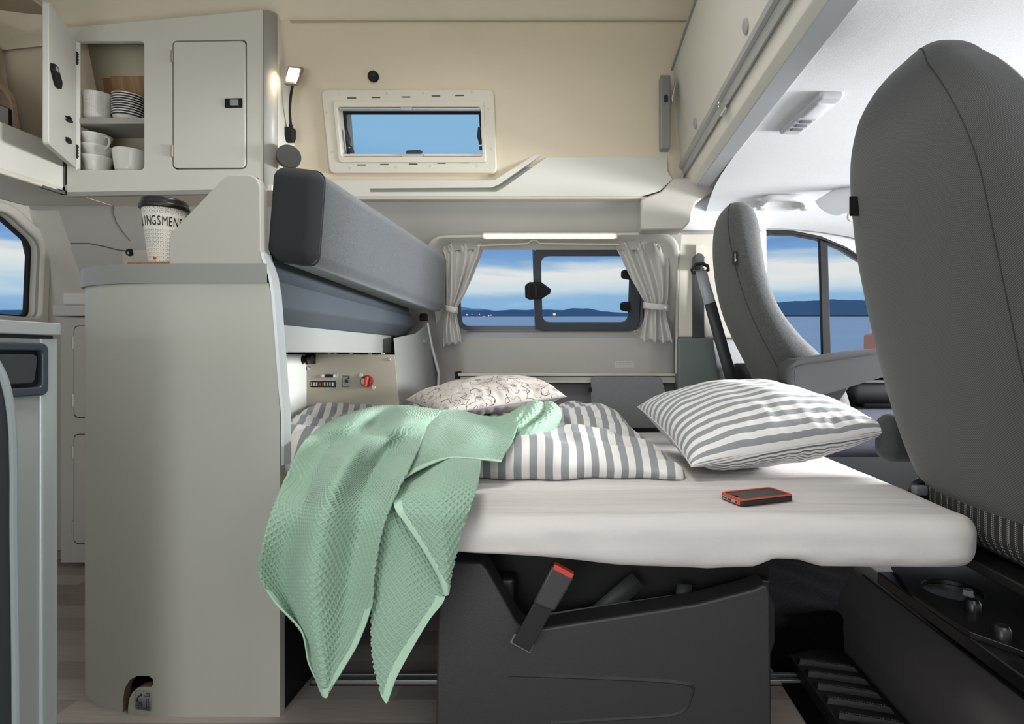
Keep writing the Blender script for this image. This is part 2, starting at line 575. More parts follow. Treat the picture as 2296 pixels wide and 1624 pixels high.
        for d in range(3):
            u, v = (d + 1) % 3, (d + 2) % 3
            for sg in (-1, 1):
                for i in range(len(ax[u]) - 1):
                    for j in range(len(ax[v]) - 1):
                        q = []
                        for (a, b) in ((i, j), (i + 1, j), (i + 1, j + 1), (i, j + 1)):
                            p = [0, 0, 0]
                            p[d] = sg * h[d]
                            p[u], p[v] = ax[u][a], ax[v][b]
                            q.append(vert(p))
                        fs.append(q if sg > 0 else q[::-1])
        return s.add(vs, fs)
    def mesh(s, name):
        m = bpy.data.meshes.new(name)
        m.from_pydata([tuple(p) for p in s.v], [], s.f)
        m.validate()
        m.update()
        return m


def cut(ob, cutter_mb, mats=None):
    cm = cutter_mb.mesh('cutter')
    bmx = bmesh.new(); bmx.from_mesh(cm); bmesh.ops.recalc_face_normals(bmx, faces=bmx.faces); bmx.to_mesh(cm); bmx.free()
    if mats: cm.materials.append(mats)
    co = bpy.data.objects.new('cutter', cm)
    COL.objects.link(co)
    co.matrix_world = ob.matrix_world.copy() if False else Matrix()
    mo = ob.modifiers.new('cut', 'BOOLEAN')
    mo.operation = 'DIFFERENCE'
    mo.solver = 'EXACT'
    mo.object = co
    if mats: mo.material_mode = 'TRANSFER'
    dg = bpy.context.evaluated_depsgraph_get()
    dg.update()
    me = bpy.data.meshes.new_from_object(ob.evaluated_get(dg))
    ob.modifiers.clear()
    ob.data = me
    bpy.data.objects.remove(co)
    return ob


def finish(me, smooth=35):
    bmx = bmesh.new()
    bmx.from_mesh(me)
    bmesh.ops.recalc_face_normals(bmx, faces=bmx.faces)
    bmx.to_mesh(me)
    bmx.free()
    me.polygons.foreach_set('use_smooth', [True] * len(me.polygons))
    if smooth < 179:
        me.set_sharp_from_angle(angle=math.radians(smooth))


def build(mb, name, m, parent=None, bevel=0, seg=3, smooth=35, cuts=None, solid=0, subd=0, label=None):
    me = mb.mesh(name) if isinstance(mb, MB) else mb
    me.name = name
    if isinstance(m, (list, tuple)):
        for a in m: me.materials.append(a)
        if isinstance(mb, MB):
            for p, i in zip(me.polygons, mb.mi): p.material_index = i
    else:
        me.materials.append(m)
    finish(me, smooth)
    o = bpy.data.objects.new(name, me)
    COL.objects.link(o)
    for c in (cuts or []):
        if isinstance(c, tuple): cut(o, c[0], c[1])
        else: cut(o, c)
    if cuts: finish(o.data, smooth)
    if parent is not None:
        o.parent = parent
        if parent.type == 'EMPTY':
            o.matrix_parent_inverse = Matrix.Translation(-Vector(parent.location))
        elif parent.get('_off') is not None:
            o.matrix_parent_inverse = Matrix.Translation(-Vector(parent['_off']))
    if bevel:
        b = o.modifiers.new('bevel', 'BEVEL')
        b.width, b.segments, b.limit_method, b.angle_limit = bevel, seg, 'ANGLE', math.radians(40)
        b.harden_normals = False
    if solid:
        q = o.modifiers.new('solid', 'SOLIDIFY')
        q.thickness = solid
        q.offset = 0
    if subd:
        q = o.modifiers.new('sub', 'SUBSURF')
        q.levels = q.render_levels = subd
    if label: o['label'] = label
    return o


def tag(o, label, cat, group=None, kind=None):
    o['label'] = label
    o['category'] = cat
    if group: o['group'] = group
    if kind: o['kind'] = kind
    return o
def recentre(o):
    """move a top-level mesh's origin to the foot of its bounding box"""
    co = np.empty(len(o.data.vertices) * 3)
    o.data.vertices.foreach_get('co', co)
    co = co.reshape(-1, 3)
    c = np.array([(co[:, 0].min() + co[:, 0].max()) / 2, (co[:, 1].min() + co[:, 1].max()) / 2, co[:, 2].min()])
    o.data.vertices.foreach_set('co', (co - c).ravel())
    o.data.update()
    o.location = c
    return o
def solo(mb, name, m, label, cat, group=None, kind=None, **k):
    o = build(mb, name, m, **k)
    recentre(o)
    return tag(o, label, cat, group, kind)
def thing(name, label, cat, loc, group=None, kind=None):
    o = bpy.data.objects.new(name, None)
    COL.objects.link(o)
    o.location = loc
    o.empty_display_size = .05
    return tag(o, label, cat, group, kind)
def struct(mb, name, m, label, **k):
    o = build(mb, name, m, **k)
    o['kind'] = 'structure'
    o['label'] = label
    o['category'] = name.split('_')[0]
    return o


def rpoly(pts, r, n=6):
    """polygon with rounded corners"""
    out = []
    m = len(pts)
    rs = r if isinstance(r, (list, tuple)) else [r] * m
    for i in range(m):
        p, a, b = Vector(pts[i]), Vector(pts[i - 1]), Vector(pts[(i + 1) % m])
        rr = rs[i]
        if rr <= 0:
            out.append(tuple(p)); continue
        u, v = (a - p), (b - p)
        lu, lv = u.length, v.length
        u.normalize(); v.normalize()
        ang = math.acos(max(-1, min(1, u.dot(v))))
        d = min(rr / max(math.tan(ang / 2), 1e-4), lu * .49, lv * .49)
        s0, s1 = p + u * d, p + v * d
        for k in range(n + 1):
            t = k / n
            q = s0 * (1 - t) ** 2 + p * 2 * t * (1 - t) + s1 * t * t
            out.append(tuple(q))
    return out
def rrect(x0, x1, y0, y1, r, n=6):
    return rpoly([(x0, y0), (x1, y0), (x1, y1), (x0, y1)], r, n)
def cr1(pts, t):
    """catmull-rom through pts (numpy) at t in 0..1"""
    n = len(pts) - 1
    s = min(max(t * n, 0), n - 1e-9)
    i = int(s); f = s - i
    g = lambda k: pts[min(max(k, 0), n)]
    p0, p1, p2, p3 = g(i - 1), g(i), g(i + 1), g(i + 2)
    return .5 * ((2 * p1) + (-p0 + p2) * f + (2 * p0 - 5 * p1 + 4 * p2 - p3) * f * f + (-p0 + 3 * p1 - 3 * p2 + p3) * f ** 3)
def smoothpath(pts, n):
    a = [np.array(p, float) for p in pts]
    return [tuple(cr1(a, i / n)) for i in range(n + 1)]
def interp(xs, ys, x):
    return float(np.interp(x, xs, ys))


# ================================================================== THE SETTING
# ---- lake and far shore
def tz(y, h=0): return -0.9 + math.tan(TILT) * y + h
mb = MB()
ys = [9, 30, 80, 200, 600, 1500, 4000, 9000]
mb.add([(s * y * 4 + 0, y, tz(y)) for y in ys for s in (-1, 1)], [(2 * i, 2 * i + 1, 2 * i + 3, 2 * i + 2) for i in range(len(ys) - 1)])
lake = mat('grey blue lake water', '#6a86b0', .7, spec=.15)
g = NG(lake)
x, y, z, v = g.xyz('Object')
mpn = g.n('ShaderNodeMapping'); mpn.inputs['Scale'].default_value = (.004, .02, 0)
g.l(v, mpn.inputs[0])
g.l(g.mix(g.noise(mpn.outputs[0], 3, 5), '#93a9cc', '#adc0dc'), g.b.inputs['Base Color'])
o = build(mb, 'lake', lake)
tag(o, 'calm blue grey lake below the far hills', 'lake', kind='structure')
hill = mat('dark blue wooded shore', '#456791', 1, spec=0)
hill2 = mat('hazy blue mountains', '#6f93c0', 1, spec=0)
def ridge(name, m, pxs, D, label, depth=600, seed=0, base=716):
    """a ridge as a solid body with its own depth; heights follow the skyline"""
    mb = MB()
    n = 90
    x0, x1 = pxs[0][0], pxs[-1][0]
    rows = []
    for i in range(n + 1):
        a = x0 + (x1 - x0) * i / n
        b = interp([p[0] for p in pxs], [p[1] for p in pxs], a) + noise.noise(Vector((a * .03, seed, 0))) * 2.2 + noise.noise(Vector((a * .2, seed, 3))) * .8
        xx = X(a, D)
        zt = Z(b, D)
        zb = Z(base, D)
        rows.append([(xx, D - depth * .4, Z(base, D) - 6), (xx, D - depth * .2, zb + (zt - zb) * .75), (xx, D, zt), (xx, D + depth * .5, zb + (zt - zb) * .4), (xx, D + depth, zb - 10)])
    vs = [p for r in rows for p in r]
    fs = [(i * 5 + k, i * 5 + k + 1, (i + 1) * 5 + k + 1, (i + 1) * 5 + k) for i in range(n) for k in range(4)]
    fs += [tuple(range(5)), tuple(n * 5 + k for k in range(5))]
    mb.add(vs, fs)
    return solo(mb, name, m, label, 'hills', smooth=179)
ridge('wooded_shore', hill, [(880, 702), (1000, 700), (1040, 696), (1110, 696), (1180, 695), (1230, 694), (1260, 696), (1285, 692), (1320, 692), (1350, 698), (1420, 704), (1520, 707)], 3000, 'dark wooded shoreline across the lake behind the curtained window', seed=1)
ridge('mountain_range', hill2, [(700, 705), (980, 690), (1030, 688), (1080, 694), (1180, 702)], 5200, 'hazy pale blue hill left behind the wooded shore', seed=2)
ridge('mountain_range', hill, [(1560, 684), (1720, 678), (1780, 676), (1835, 674), (1870, 671), (1900, 673), (1960, 674), (2100, 668)], 3400, 'blue mountain range seen through the front door window', seed=5, base=712)
ridge('mountain_range', hill, [(-500, 690), (-100, 694), (0, 696), (40, 695), (100, 699), (300, 702)], 3200, 'low blue hills seen through the rear window', seed=8)
for i, (a, b, r) in enumerate([(1243, 705, 5), (1047, 706, 2.6), (1058, 705, 1.7), (1075, 705, 1.7), (1085, 710, 1.8), (1096, 708, 2.0), (1101, 707, 2.0)]):
    D = 2500
    mb = MB()
    rr = r * D / F * .62
    mb.lathe([(rr * math.sin(k / 8 * PI), -rr * math.cos(k / 8 * PI)) for k in range(9)], P(a, b, D), 12)
    solo(mb, 'shore_light', amber, ['orange lamp glowing alone on the far shore', 'leftmost orange lamp of the village across the lake', 'small orange lamp second from left on the far shore', 'small orange lamp in the middle of the village lights',
         'lowest of the village lamps across the lake', 'bright lamp second from right in the village lights', 'rightmost orange lamp of the village across the lake'][i], 'lamp', group='lamps on the far shore')

# ---- floor
mb = MB(); mb.box(-2.15, 1.9, .35, 2.42, -.03, 0)
struct(mb, 'floor', floorm, 'grey brown wood plank floor of the camper van')

# ---- far side wall, lower moulded part
prof = [(Dw(z), z) for z in (0, .75, 1.0, 1.37, 1.425)]
mb = MB(); mb.prism(prof + [(2.45, 1.425), (2.45, 0)], -2.12, X(1518, 2.34), 'yz')
cw = MB(); Mw, sw = wallframe(1235, 655)
cw.M = Mw
WX0, WX1, WY0, WY1 = (1012 - 1235) * sw, (1448 - 1235) * sw, (655 - 757) * sw, (655 - 560) * sw
cw.prism([(a, b) for a, b in rrect(WX0, WX1, WY0, WY1, .05)], -.3, .3, 'xy')
struct(mb, 'wall_back', taupe, 'grey moulded side wall of the van with the curtained window', cuts=[cw])

# ---- far side wall, upper felt part
def roofdrop(x): return -.1 * max(0, -x - 1.0)
mb = MB(); mb.prism([(Dw(1.425), 1.425), (Dw(1.7), 1.7), (Dw(2.0), 2.0), (2.16, 2.05), (2.30, 1.425)], -2.12, .50, 'yz')
cr_ = MB(); Mr, sr = wallframe(922, 297)
cr_.M = Mr
cr_.prism(rrect((763 - 922) * sr, (1083 - 922) * sr, (297 - 350) * sr, (297 - 246) * sr, .01), -.3, .3, 'xy')
struct(mb, 'wall_back', beige, 'beige felt lined upper side wall around the small roof window', cuts=[cr_])
# ---- ceiling
cp = [(2.035, 2.0), (2.0, 2.035), (1.95, 2.065), (1.85, 2.10), (1.65, 2.14), (1.3, 2.17), (.3, 2.18)]
mb = MB()
xs = [-2.12, -1.9, -1.7, -1.5, -1.3, -1.1, -1.0, -.7, -.3, .1, .5]
n = len(cp)
vs = [(x, y, z + roofdrop(x)) for x in xs for y, z in cp] + [(x, y + .03, z + .05) for x in xs for y, z in cp]
o2 = n * len(xs)
fs = [(i * n + k, i * n + k + 1, (i + 1) * n + k + 1, (i + 1) * n + k) for i in range(len(xs) - 1) for k in range(n - 1)]
fs += [tuple(q + o2 for q in f[::-1]) for f in fs]
mb.add(vs, fs)
struct(mb, 'ceiling', beige2, 'pale beige felt ceiling of the high roof', smooth=60)
mb = MB(); mb.tube([(x, 2.03 - .003, 1.995 + roofdrop(x) * 1.0) for x in (-1.02, -.6, -.2, .2, .42)], .0035, 6)
struct(mb, 'trim_1', mat('beige piping', '#a89c86', .9), 'seam between side wall lining and ceiling')

# ---- rear wall with its window
mb = MB(); mb.box(-2.18, -2.12, .3, 2.45, 0, 2.2)
cw = MB(); cw.prism(rpoly([(1.0, .94), (2.232, .945), (2.245, 1.24), (2.12, 1.325), (1.0, 1.36)], [.03, .03, .07, .1, .1]), -2.4, -1.9, 'yz')
struct(mb, 'wall_left', taupe2, 'moulded rear wall of the van with the tailgate window', cuts=[cw])
outer = rpoly([(.95, .90), (2.265, .905), (2.28, 1.26), (2.13, 1.36), (.95, 1.40)], [.03, .03, .07, .1, .1])
inner = rpoly([(1.0, .94), (2.232, .945), (2.245, 1.24), (2.12, 1.325), (1.0, 1.36)], [.03, .03, .07, .1, .1])
t = thing('window_1', 'rear tailgate window showing blue sky and lake', 'window', (-2.12, 1.8, .94), kind='structure')
build(MB().ring(outer, inner, -2.14, -2.105, 'yz'), 'window_frame', taupe2, t, bevel=.008)
build(MB().prism(inner, -2.165, -2.16, 'yz'), 'pane', glassm, t)
build(MB().ring([(a, b) for a, b in inner], [(1.6 + (a - 1.6) * .985, 1.13 + (b - 1.13) * .96) for a, b in inner], -2.17, -2.155, 'yz'), 'seal', blackm, t)
# gas strut outside the rear window
mb = MB(); A, B = P(46, 500, 2.28), P(80, 655, 2.36)
mb.tube([A, A.lerp(B, .6)], .009, 10); mb.tube([A.lerp(B, .55), B], .013, 10)
solo(mb, 'gas_strut', blackp, 'black gas strut slanting outside the rear window', 'strut')

# ---- corner trim between rear window and side wall
mb = MB()
ks = [i_ / 8 for i_ in range(9)]; zz_ = [0, .5, .75, .9, 1.0, 1.1, 1.2, 1.3, 1.36]
cv = [[(-2.121 + .11 * (1 - math.cos(k * PI / 2)), Dw(z_) - (1 - math.sin(k * PI / 2)) * max(.010, min(.09, Dw(z_) - 2.262)), z_) for k in ks] + [(-2.121, Dw(z_) + .02, z_)] for z_ in zz_]
vs = [p for r in cv for p in r]
mb.add(vs, [(i_ * 10 + k, i_ * 10 + k + 1, (i_ + 1) * 10 + k + 1, (i_ + 1) * 10 + k) for i_ in range(8) for k in range(9)])
struct(mb, 'trim_2', taupe2, 'moulded corner post beside the rear window', smooth=60)
mb = MB(); mb.tube([onwall(a, b) + Vector((0, -.001, 0)) for a, b in [(160, 546), (200, 546), (230, 552), (262, 560), (300, 566)]], .0022, 6)
mb.tube([onwall(a, b) + Vector((0, -.001, 0)) for a, b in [(254, 458), (255, 480), (262, 500), (275, 520), (292, 540)]], .0016, 6)
struct(mb, 'trim_3', mat('dark seam', '#5c5752', .8), 'seams in the moulded trim behind the cup')
M, s = wallframe(310, 590)
mb = MB(M); mb.prism(rrect(-.055, .16, -.12, .055, .045, 8), -.01, .012, 'xy')
struct(mb, 'trim_4', taupe2, 'raised rounded access cover on the wall behind the cup', bevel=.008)
M, s = wallframe(296, 565)
mb = MB(M); mb.cyl((0, 0, .004), .014, .014, 'z', 24)
t = thing('fastener_cap', 'small black round fastener on the moulded wall behind the cup', 'fastener', onwall(296, 565))
a = build(mb, 'cap', blackm, t, bevel=.002)
mb = MB(M); mb.cyl((0, 0, .018), .005, .003, 'z', 16); build(mb, 'centre_pin', zinc, t)

# ---- upper roof window
t = thing('window_2', 'small roof window with cream plastic frame and silver blind rails', 'window', onwall(922, 380), kind='structure')
Mr, sr = wallframe(922, 297)
def rx(a): return (a - 922) * sr
def ry(b): return (297 - b) * sr
mb = MB(Mr)
outer = rrect(rx(732), rx(1112), ry(386), ry(209), .022, 6)
inner = rrect(rx(765), rx(1081), ry(349), ry(246), .010, 6)
mid = rrect(rx(742), rx(1102), ry(376), ry(219), .016, 6)
mb.ring(outer, inner, -.004, .014, 'xy')
fr = build(mb, 'window_frame', offw, t, bevel=.006, seg=3)
mb = MB(Mr); mb.ring(rrect(rx(757), rx(1089), ry(362), ry(233), .010), inner, .010, .019, 'xy')
build(mb, 'inner_frame', offw, t, bevel=.003)
mb = MB(Mr)
for a, b in [(771, 220), (876, 218), (956, 217), (1062, 214), (741, 257), (745, 339), (1098, 250), (1101, 332), (781, 374), (885, 372), (962, 370), (1068, 368)]:
    mb.cyl((rx(a), ry(b), .0135), .0045, .0016, 'z', 14)
build(mb, 'screw_cap', mat('cream screw cap', '#bdb7a8', .4), fr)
mb = MB(Mr)
for a, b in [(799, 227), (852, 226), (918, 225), (984, 223), (1036, 222), (807, 367), (859, 366), (924, 365), (988, 363), (1040, 362)]:
    mb.box(rx(a) - .016, rx(a) + .016, ry(b) - .0022, ry(b) + .0022, .0125, .0146)
build(mb, 'vent_slot', mat('dark slot', '#4b4740', .8), fr)
# reveal, blind rails, pane, stays
mb = MB(Mr); mb.ring(rrect(rx(762), rx(1084), ry(352), ry(243), .012), inner, -.05, 0, 'xy'); build(mb, 'reveal', taupe2, t)
mb = MB(Mr); mb.box(rx(766), rx(1080), ry(252), ry(246), -.01, .004); mb.box(rx(766), rx(1080), ry(250), ry(247), .004, .008)
build(mb, 'blind_rail', silver, t, bevel=.001)
mb = MB(Mr); mb.box(rx(766), rx(1080), ry(348), ry(343), -.01, .006); build(mb, 'blind_rail', offw, t, bevel=.001)
mb = MB(Mr); mb.prism(rrect(rx(904), rx(930), ry(253), ry(241), .003), .002, .016, 'xy'); build(mb, 'blind_pull', silverp, t, bevel=.002)
mb = MB(Mr); mb.prism(rpoly([(rx(899), ry(346)), (rx(903), ry(351)), (rx(945), ry(350)), (rx(950), ry(344)), (rx(947), ry(340)), (rx(943), ry(345)), (rx(903), ry(346)), (rx(901), ry(340))], .001, 2), .004, .016, 'xy')
mb.prism(rrect(rx(910), rx(936), ry(355), ry(346), .003), .006, .018, 'xy'); build(mb, 'blind_pull', silverp, t, bevel=.0015)
mb = MB(Mr); mb.prism(rpoly([(rx(906), ry(344)), (rx(943), ry(344)), (rx(940), ry(334)), (rx(908), ry(335))], .006), -.03, .0, 'xy'); build(mb, 'latch', blackp, t, bevel=.002)
mb = MB(Mr)
mb.tube([(rx(774), ry(292), -.012), (rx(777), ry(310), -.010), (rx(779), ry(324), -.012)], [.006, .009, .006], 10)
mb.tube([(rx(772), ry(324), -.014), (rx(781), ry(327), -.012), (rx(782), ry(340), -.014)], [.006, .006, .009], 10)
build(mb, 'stay', blackp, t)
mb = MB(Mr); mb.cyl((rx(780), ry(329), -.006), .0035, .006, 'z', 12); build(mb, 'stay_bolt', chrome, t)
mb = MB(Mr)
mb.tube([(rx(1076), ry(258), -.012), (rx(1077), ry(285), -.014)], .004, 8)
mb.tube([(rx(1074), ry(285), -.012), (rx(1073), ry(305), -.010), (rx(1076), ry(322), -.012)], [.005, .008, .006], 10)
mb.tube([(rx(1077), ry(326), -.012), (rx(1077), ry(334), -.012)], .008, 10)
build(mb, 'stay', blackp, t)
mb = MB(Mr); mb.ring(rrect(rx(760), rx(1086), ry(354), ry(242), .012), rrect(rx(768), rx(1079), ry(347), ry(255), .008), -.055, -.035, 'xy'); build(mb, 'seal', blackm, t)
mb = MB(Mr); mb.box(rx(762), rx(1084), ry(352), ry(243), -.050, -.046); build(mb, 'pane', glassm, t)

# ---- black round vent knob on the felt wall
M, s = wallframe(838, 172)
t = thing('wall_vent', 'round black plastic vent cap on the beige wall above the roof window', 'vent', onwall(838, 172))
mb = MB(M); mb.lathe([(.0, -.002), (.0195, -.002), (.0195, .008), (.017, .012), (.006, .012), (0, .012)], n=32)
a = build(mb, 'cap', blackm, t)
mb = MB(M); mb.box(-.007, .009, -.001, .003, .011, .014); build(mb, 'slot', blackp, a)

# ---- curtained window
t = thing('window_3', 'side window with dark sliding frame between two tied curtains', 'window', onwall(1235, 757), kind='structure')
def wx(a): return (a - 1235) * sw
def wy(b): return (655 - b) * sw
mb = MB(Mw)
big = rpoly([(wx(972), wy(800)), (wx(1517), wy(782)), (wx(1517), wy(520)), (wx(965), wy(528))], [.09, .05, .10, .09], 8)
inn = rpoly([(wx(1012), wy(757)), (wx(1448), wy(757)), (wx(1448), wy(560)), (wx(1012), wy(560))], [.05, .05, .05, .05], 8)
# sloping surround: outer lip on the wall surface, inner lip set back
nn = len(big)
vs = [(a, b, .012) for a, b in big] + [(a * .985, b * .97, .022) for a, b in big] + [(a * .955, b * .93, .016) for a, b in big] + [(a, b, -.028) for a, b in inn] + [(a, b, -.06) for a, b in inn]
fs = []
for q in range(4):
    for i in range(nn):
        j = (i + 1) % nn
        fs.append((q * nn + i, q * nn + j, (q + 1) * nn + j, (q + 1) * nn + i))
mb.add(vs, fs)
build(mb, 'window_surround', taupe2, t, smooth=70)
darkf = mat('tinted dark window border', '#3f444d', .35)
mb = MB(Mw); mb.ring(rrect(wx(1196), wx(1440), wy(757), wy(561), .045, 8), rrect(wx(1213), wx(1412), wy(736), wy(580), .035, 8), -.058, -.046, 'xy')
fr = build(mb, 'sliding_frame', darkf, t, bevel=.003)
mb = MB(Mw); mb.ring(rrect(wx(1005), wx(1455), wy(764), wy(553), .05, 8), rrect(wx(1024), wx(1440), wy(747), wy(563), .03, 8), -.066, -.059, 'xy')
mb.box(wx(1194), wx(1200), wy(758), wy(560), -.066, -.059)
build(mb, 'fixed_frame', mat('tinted window edge', '#6f7682', .3), t)
mb = MB(Mw); mb.box(wx(1010), wx(1450), wy(760), wy(556), -.075, -.071); build(mb, 'pane', glassm, t)
mb = MB(Mw)
mb.prism(rpoly([(wx(1176), wy(672)), (wx(1176), wy(645)), (wx(1186), wy(638)), (wx(1213), wy(638)), (wx(1235), wy(655)), (wx(1233), wy(662)), (wx(1213), wy(675)), (wx(1186), wy(677))], .008), -.045, -.02, 'xy')
build(mb, 'window_latch', blackm, t, bevel=.004)
mb = MB(Mw); mb.box(wx(1184), wx(1187), wy(672), wy(643), -.02, -.018); mb.prism(rrect(wx(1198), wx(1204), wy(672), wy(643), .004), -.021, -.015, 'xy'); build(mb, 'latch_grip', blackp, t, bevel=.001)
for b in (620, 695):
    mb = MB(Mw); mb.prism(rpoly([(wx(1393), wy(b + 7)), (wx(1393), wy(b - 7)), (wx(1402), wy(b - 11)), (wx(1416), wy(b - 10)), (wx(1416), wy(b + 12)), (wx(1402), wy(b + 10))], .006), -.045, -.026, 'xy')
    build(mb, 'catch', blackm, t, bevel=.003)
# curtain track above the glass
mb = MB(Mw); mb.tube([(wx(1078), wy(550), .012), (wx(1188), wy(545), .012), (wx(1196), wy(538), .014), (wx(1206), wy(538), .014), (wx(1214), wy(545), .012), (wx(1384), wy(547), .012)], .0035, 8)
build(mb, 'curtain_track', offw, t)

# light strip over the window
M, s = wallframe(1235, 527)
t = thing('strip_light', 'lit warm white strip light above the curtained window', 'lamp', onwall(1235, 527))
mb = MB(M); mb.prism(rrect(-152 * s, 150 * s, -7 * s, 7 * s, .010), .005, .028, 'xy'); build(mb, 'housing', offw, t, bevel=.003)
mb = MB(M); mb.prism(rrect(-147 * s, 143 * s, -4.5 * s, 4.5 * s, .005), .024, .033, 'xy'); build(mb, 'diffuser', warmlamp, t, bevel=.002)

# ---- curtains
def curtain(name, label, left, right, D, folds, amp, tie, parent_loc, seed):
    L = [np.array(p, float) for p in left]; R = [np.array(p, float) for p in right]
    t = thing(name, label, 'curtain', P(*parent_loc, D), group='curtains of the side window')
    mb = MB()
    def fn(u, v):
        # keep v aligned by height
        lx = interp([p[1] for p in left], [p[0] for p in left], left[0][1] + v * (left[-1][1] - left[0][1]))
        rx_ = interp([p[1] for p in right], [p[0] for p in right], right[0][1] + v * (right[-1][1] - right[0][1]))
        ly = left[0][1] + v * (left[-1][1] - left[0][1]); ry_ = right[0][1] + v * (right[-1][1] - right[0][1])
        px = lx + (rx_ - lx) * u; py = ly + (ry_ - ly) * u
        wdt = abs(rx_ - lx) / 110
        ph = u * folds * 2 * PI
        nzv = noise.noise(Vector((u * 4 + seed, v * 3, 0)))
        d = math.sin(ph + 1.5 * nzv + v * 1.2) * amp * (.5 + .7 * wdt) + nzv * .008
        g1 = math.exp(-((v - .045) / .035) ** 2)
        d += g1 * math.sin(u * folds * 3.1 * 2 * PI + seed) * .009
        g2 = math.exp(-((v - tie) / .03) ** 2)
        d *= 1 - .6 * g2
        px += math.sin(ph * .5 + seed + v * 6) * 1.5
        py += (math.sin(ph * 1.0 + seed) * 3.5 if v > .93 else 0) * (v - .93) / .07 + (math.sin(u * folds * 3 * 6.28) * 2.5 if v < .05 else 0) * (1 - v / .05)
        return P(px, py, D + d - .012 * math.sin(v * PI))
    mb.grid(fn, 150, 110)
    c = build(mb, 'cloth', curtain_m, t, solid=.0025, smooth=179)
    v = tie
    ty = left[0][1] + v * (left[-1][1] - left[0][1])
    lx = interp([p[1] for p in left], [p[0] for p in left], ty); rx_ = interp([p[1] for p in right], [p[0] for p in right], ty)
    tt = ty + 2
    mb = MB()
    def band(u, v):
        th = u * 2 * PI
        return P((lx + rx_) / 2 + math.cos(th) * ((rx_ - lx) / 2 + 4), tt + (v - .5) * 14 + math.cos(th) * 3, D - .012 - math.sin(th) * .026)
    mb.grid(band, 40, 3)
    b = build(mb, 'tie_band', mat('pale grey tie band', '#bdbab6', .6), t, solid=.003, smooth=179)
    mb = MB(); q = P(rx_ - 2, tt + 2, D - .042); mb.cyl((q.x, q.y, q.z), .0045, .004, 'y', 14); build(mb, 'press_stud', silver, b)
    return t
curtain('curtain', 'left grey curtain tied back beside the dark bench cushion',
        [(984, 545), (995, 570), (1000, 620), (1003, 660), (1003, 690), (998, 710), (993, 745), (993, 775)],
        [(1087, 545), (1080, 575), (1060, 620), (1040, 660), (1022, 692), (1024, 712), (1032, 745), (1036, 768)], 2.262, 3.1, .013, .64, (1010, 775), 1.0)
curtain('curtain', 'right grey curtain tied back beside the seat belt',
        [(1376, 541), (1395, 580), (1415, 625), (1437, 665), (1447, 682), (1446, 700), (1440, 740), (1436, 762)],
        [(1492, 545), (1500, 590), (1500, 640), (1498, 672), (1494, 686), (1493, 710), (1500, 740), (1506, 768)], 2.262, 3.4, .014, .655, (1470, 765), 4.0)

# ---- small notice label
M, s = wallframe(1400, 817)
mb = MB(M); mb.box(-21 * s, 21 * s, -7 * s, 7 * s, .0005, .0012)
t = thing('notice_label', 'small white printed notice stuck below the curtained window', 'label', onwall(1400, 824))
a = build(mb, 'sticker', mat('pale paper', '#bfbdb9', .6), t)
mb = MB(M)
for k in range(3):
    x0 = -19
    while x0 < 17:
        w_ = random.uniform(2, 5)
        mb.box(x0 * s, min(x0 + w_, 18) * s, (3.6 - k * 3.8 - .5) * s, (3.6 - k * 3.8 + .5) * s, .0012, .0015)
        x0 += w_ + 1
build(mb, 'print', mat('grey print', '#77757a', .7), a)

# ---- table rail and grey table board under the window
t = thing('wall_rail', 'pale metal rail running along the wall below the window', 'rail', P(1270, 860, 2.34))
mb = MB(); mb.prism([(2.30, .722), (2.295, .727), (2.295, .730), (2.33, .735), (2.33, .722 - .01)], X(1026, 2.3), X(1517, 2.3), 'yz')
mb = MB()
mb.box(X(1024, 2.3), X(1517, 2.3), 2.30, 2.37, Z(844, 2.3), Z(837, 2.3))
mb.box(X(1030, 2.3), X(1515, 2.3), 2.315, 2.37, Z(858, 2.31), Z(845, 2.31))
mb.box(X(1030, 2.3), X(1515, 2.3), 2.305, 2.37, Z(859, 2.3), Z(856, 2.3))
build(mb, 'profile', mat('champagne aluminium', '#b5b1a8', .35, .4), t, bevel=.0015)
mb = MB(); mb.cyl((X(1203, 2.31), 2.308, Z(850, 2.31)), .006, .008, 'y', 16); build(mb, 'screw', zinc, t)
mb = MB(); mb.box(X(1020, 2.29), X(1026, 2.29), 2.29, 2.37, Z(850, 2.29), Z(834, 2.29)); build(mb, 'end_cap', blackm, t, bevel=.002)
t = thing('table_board', 'folded grey felt-covered board with rounded corner below the rail', 'board', P(1410, 940, 2.28))
mb = MB(); mb.prism(rpoly(pz([(1325, 960), (1325, 845), (1482, 845), (1500, 905), (1500, 960)], 2.24), [0, .012, .03, .03, 0]), 2.24, 2.26)
build(mb, 'panel', mat('grey felted board', '#76777a', .9, var=(120, .06)), t, bevel=.002)
mb = MB(); mb.box(X(1320, 2.24), X(1327, 2.24), 2.235, 2.265, Z(879, 2.24), Z(869, 2.24)); build(mb, 'hinge', blackm, t, bevel=.002)
mb = MB(); mb.box(X(1030, 2.355), X(1517, 2.355), 2.35, 2.375, .35, Z(860, 2.35)); struct(mb, 'trim_5', mat('dark grey lower wall', '#7a777b', .7), 'grey lower side wall behind the pillows')  # lower wall in a darker grey than the wall above

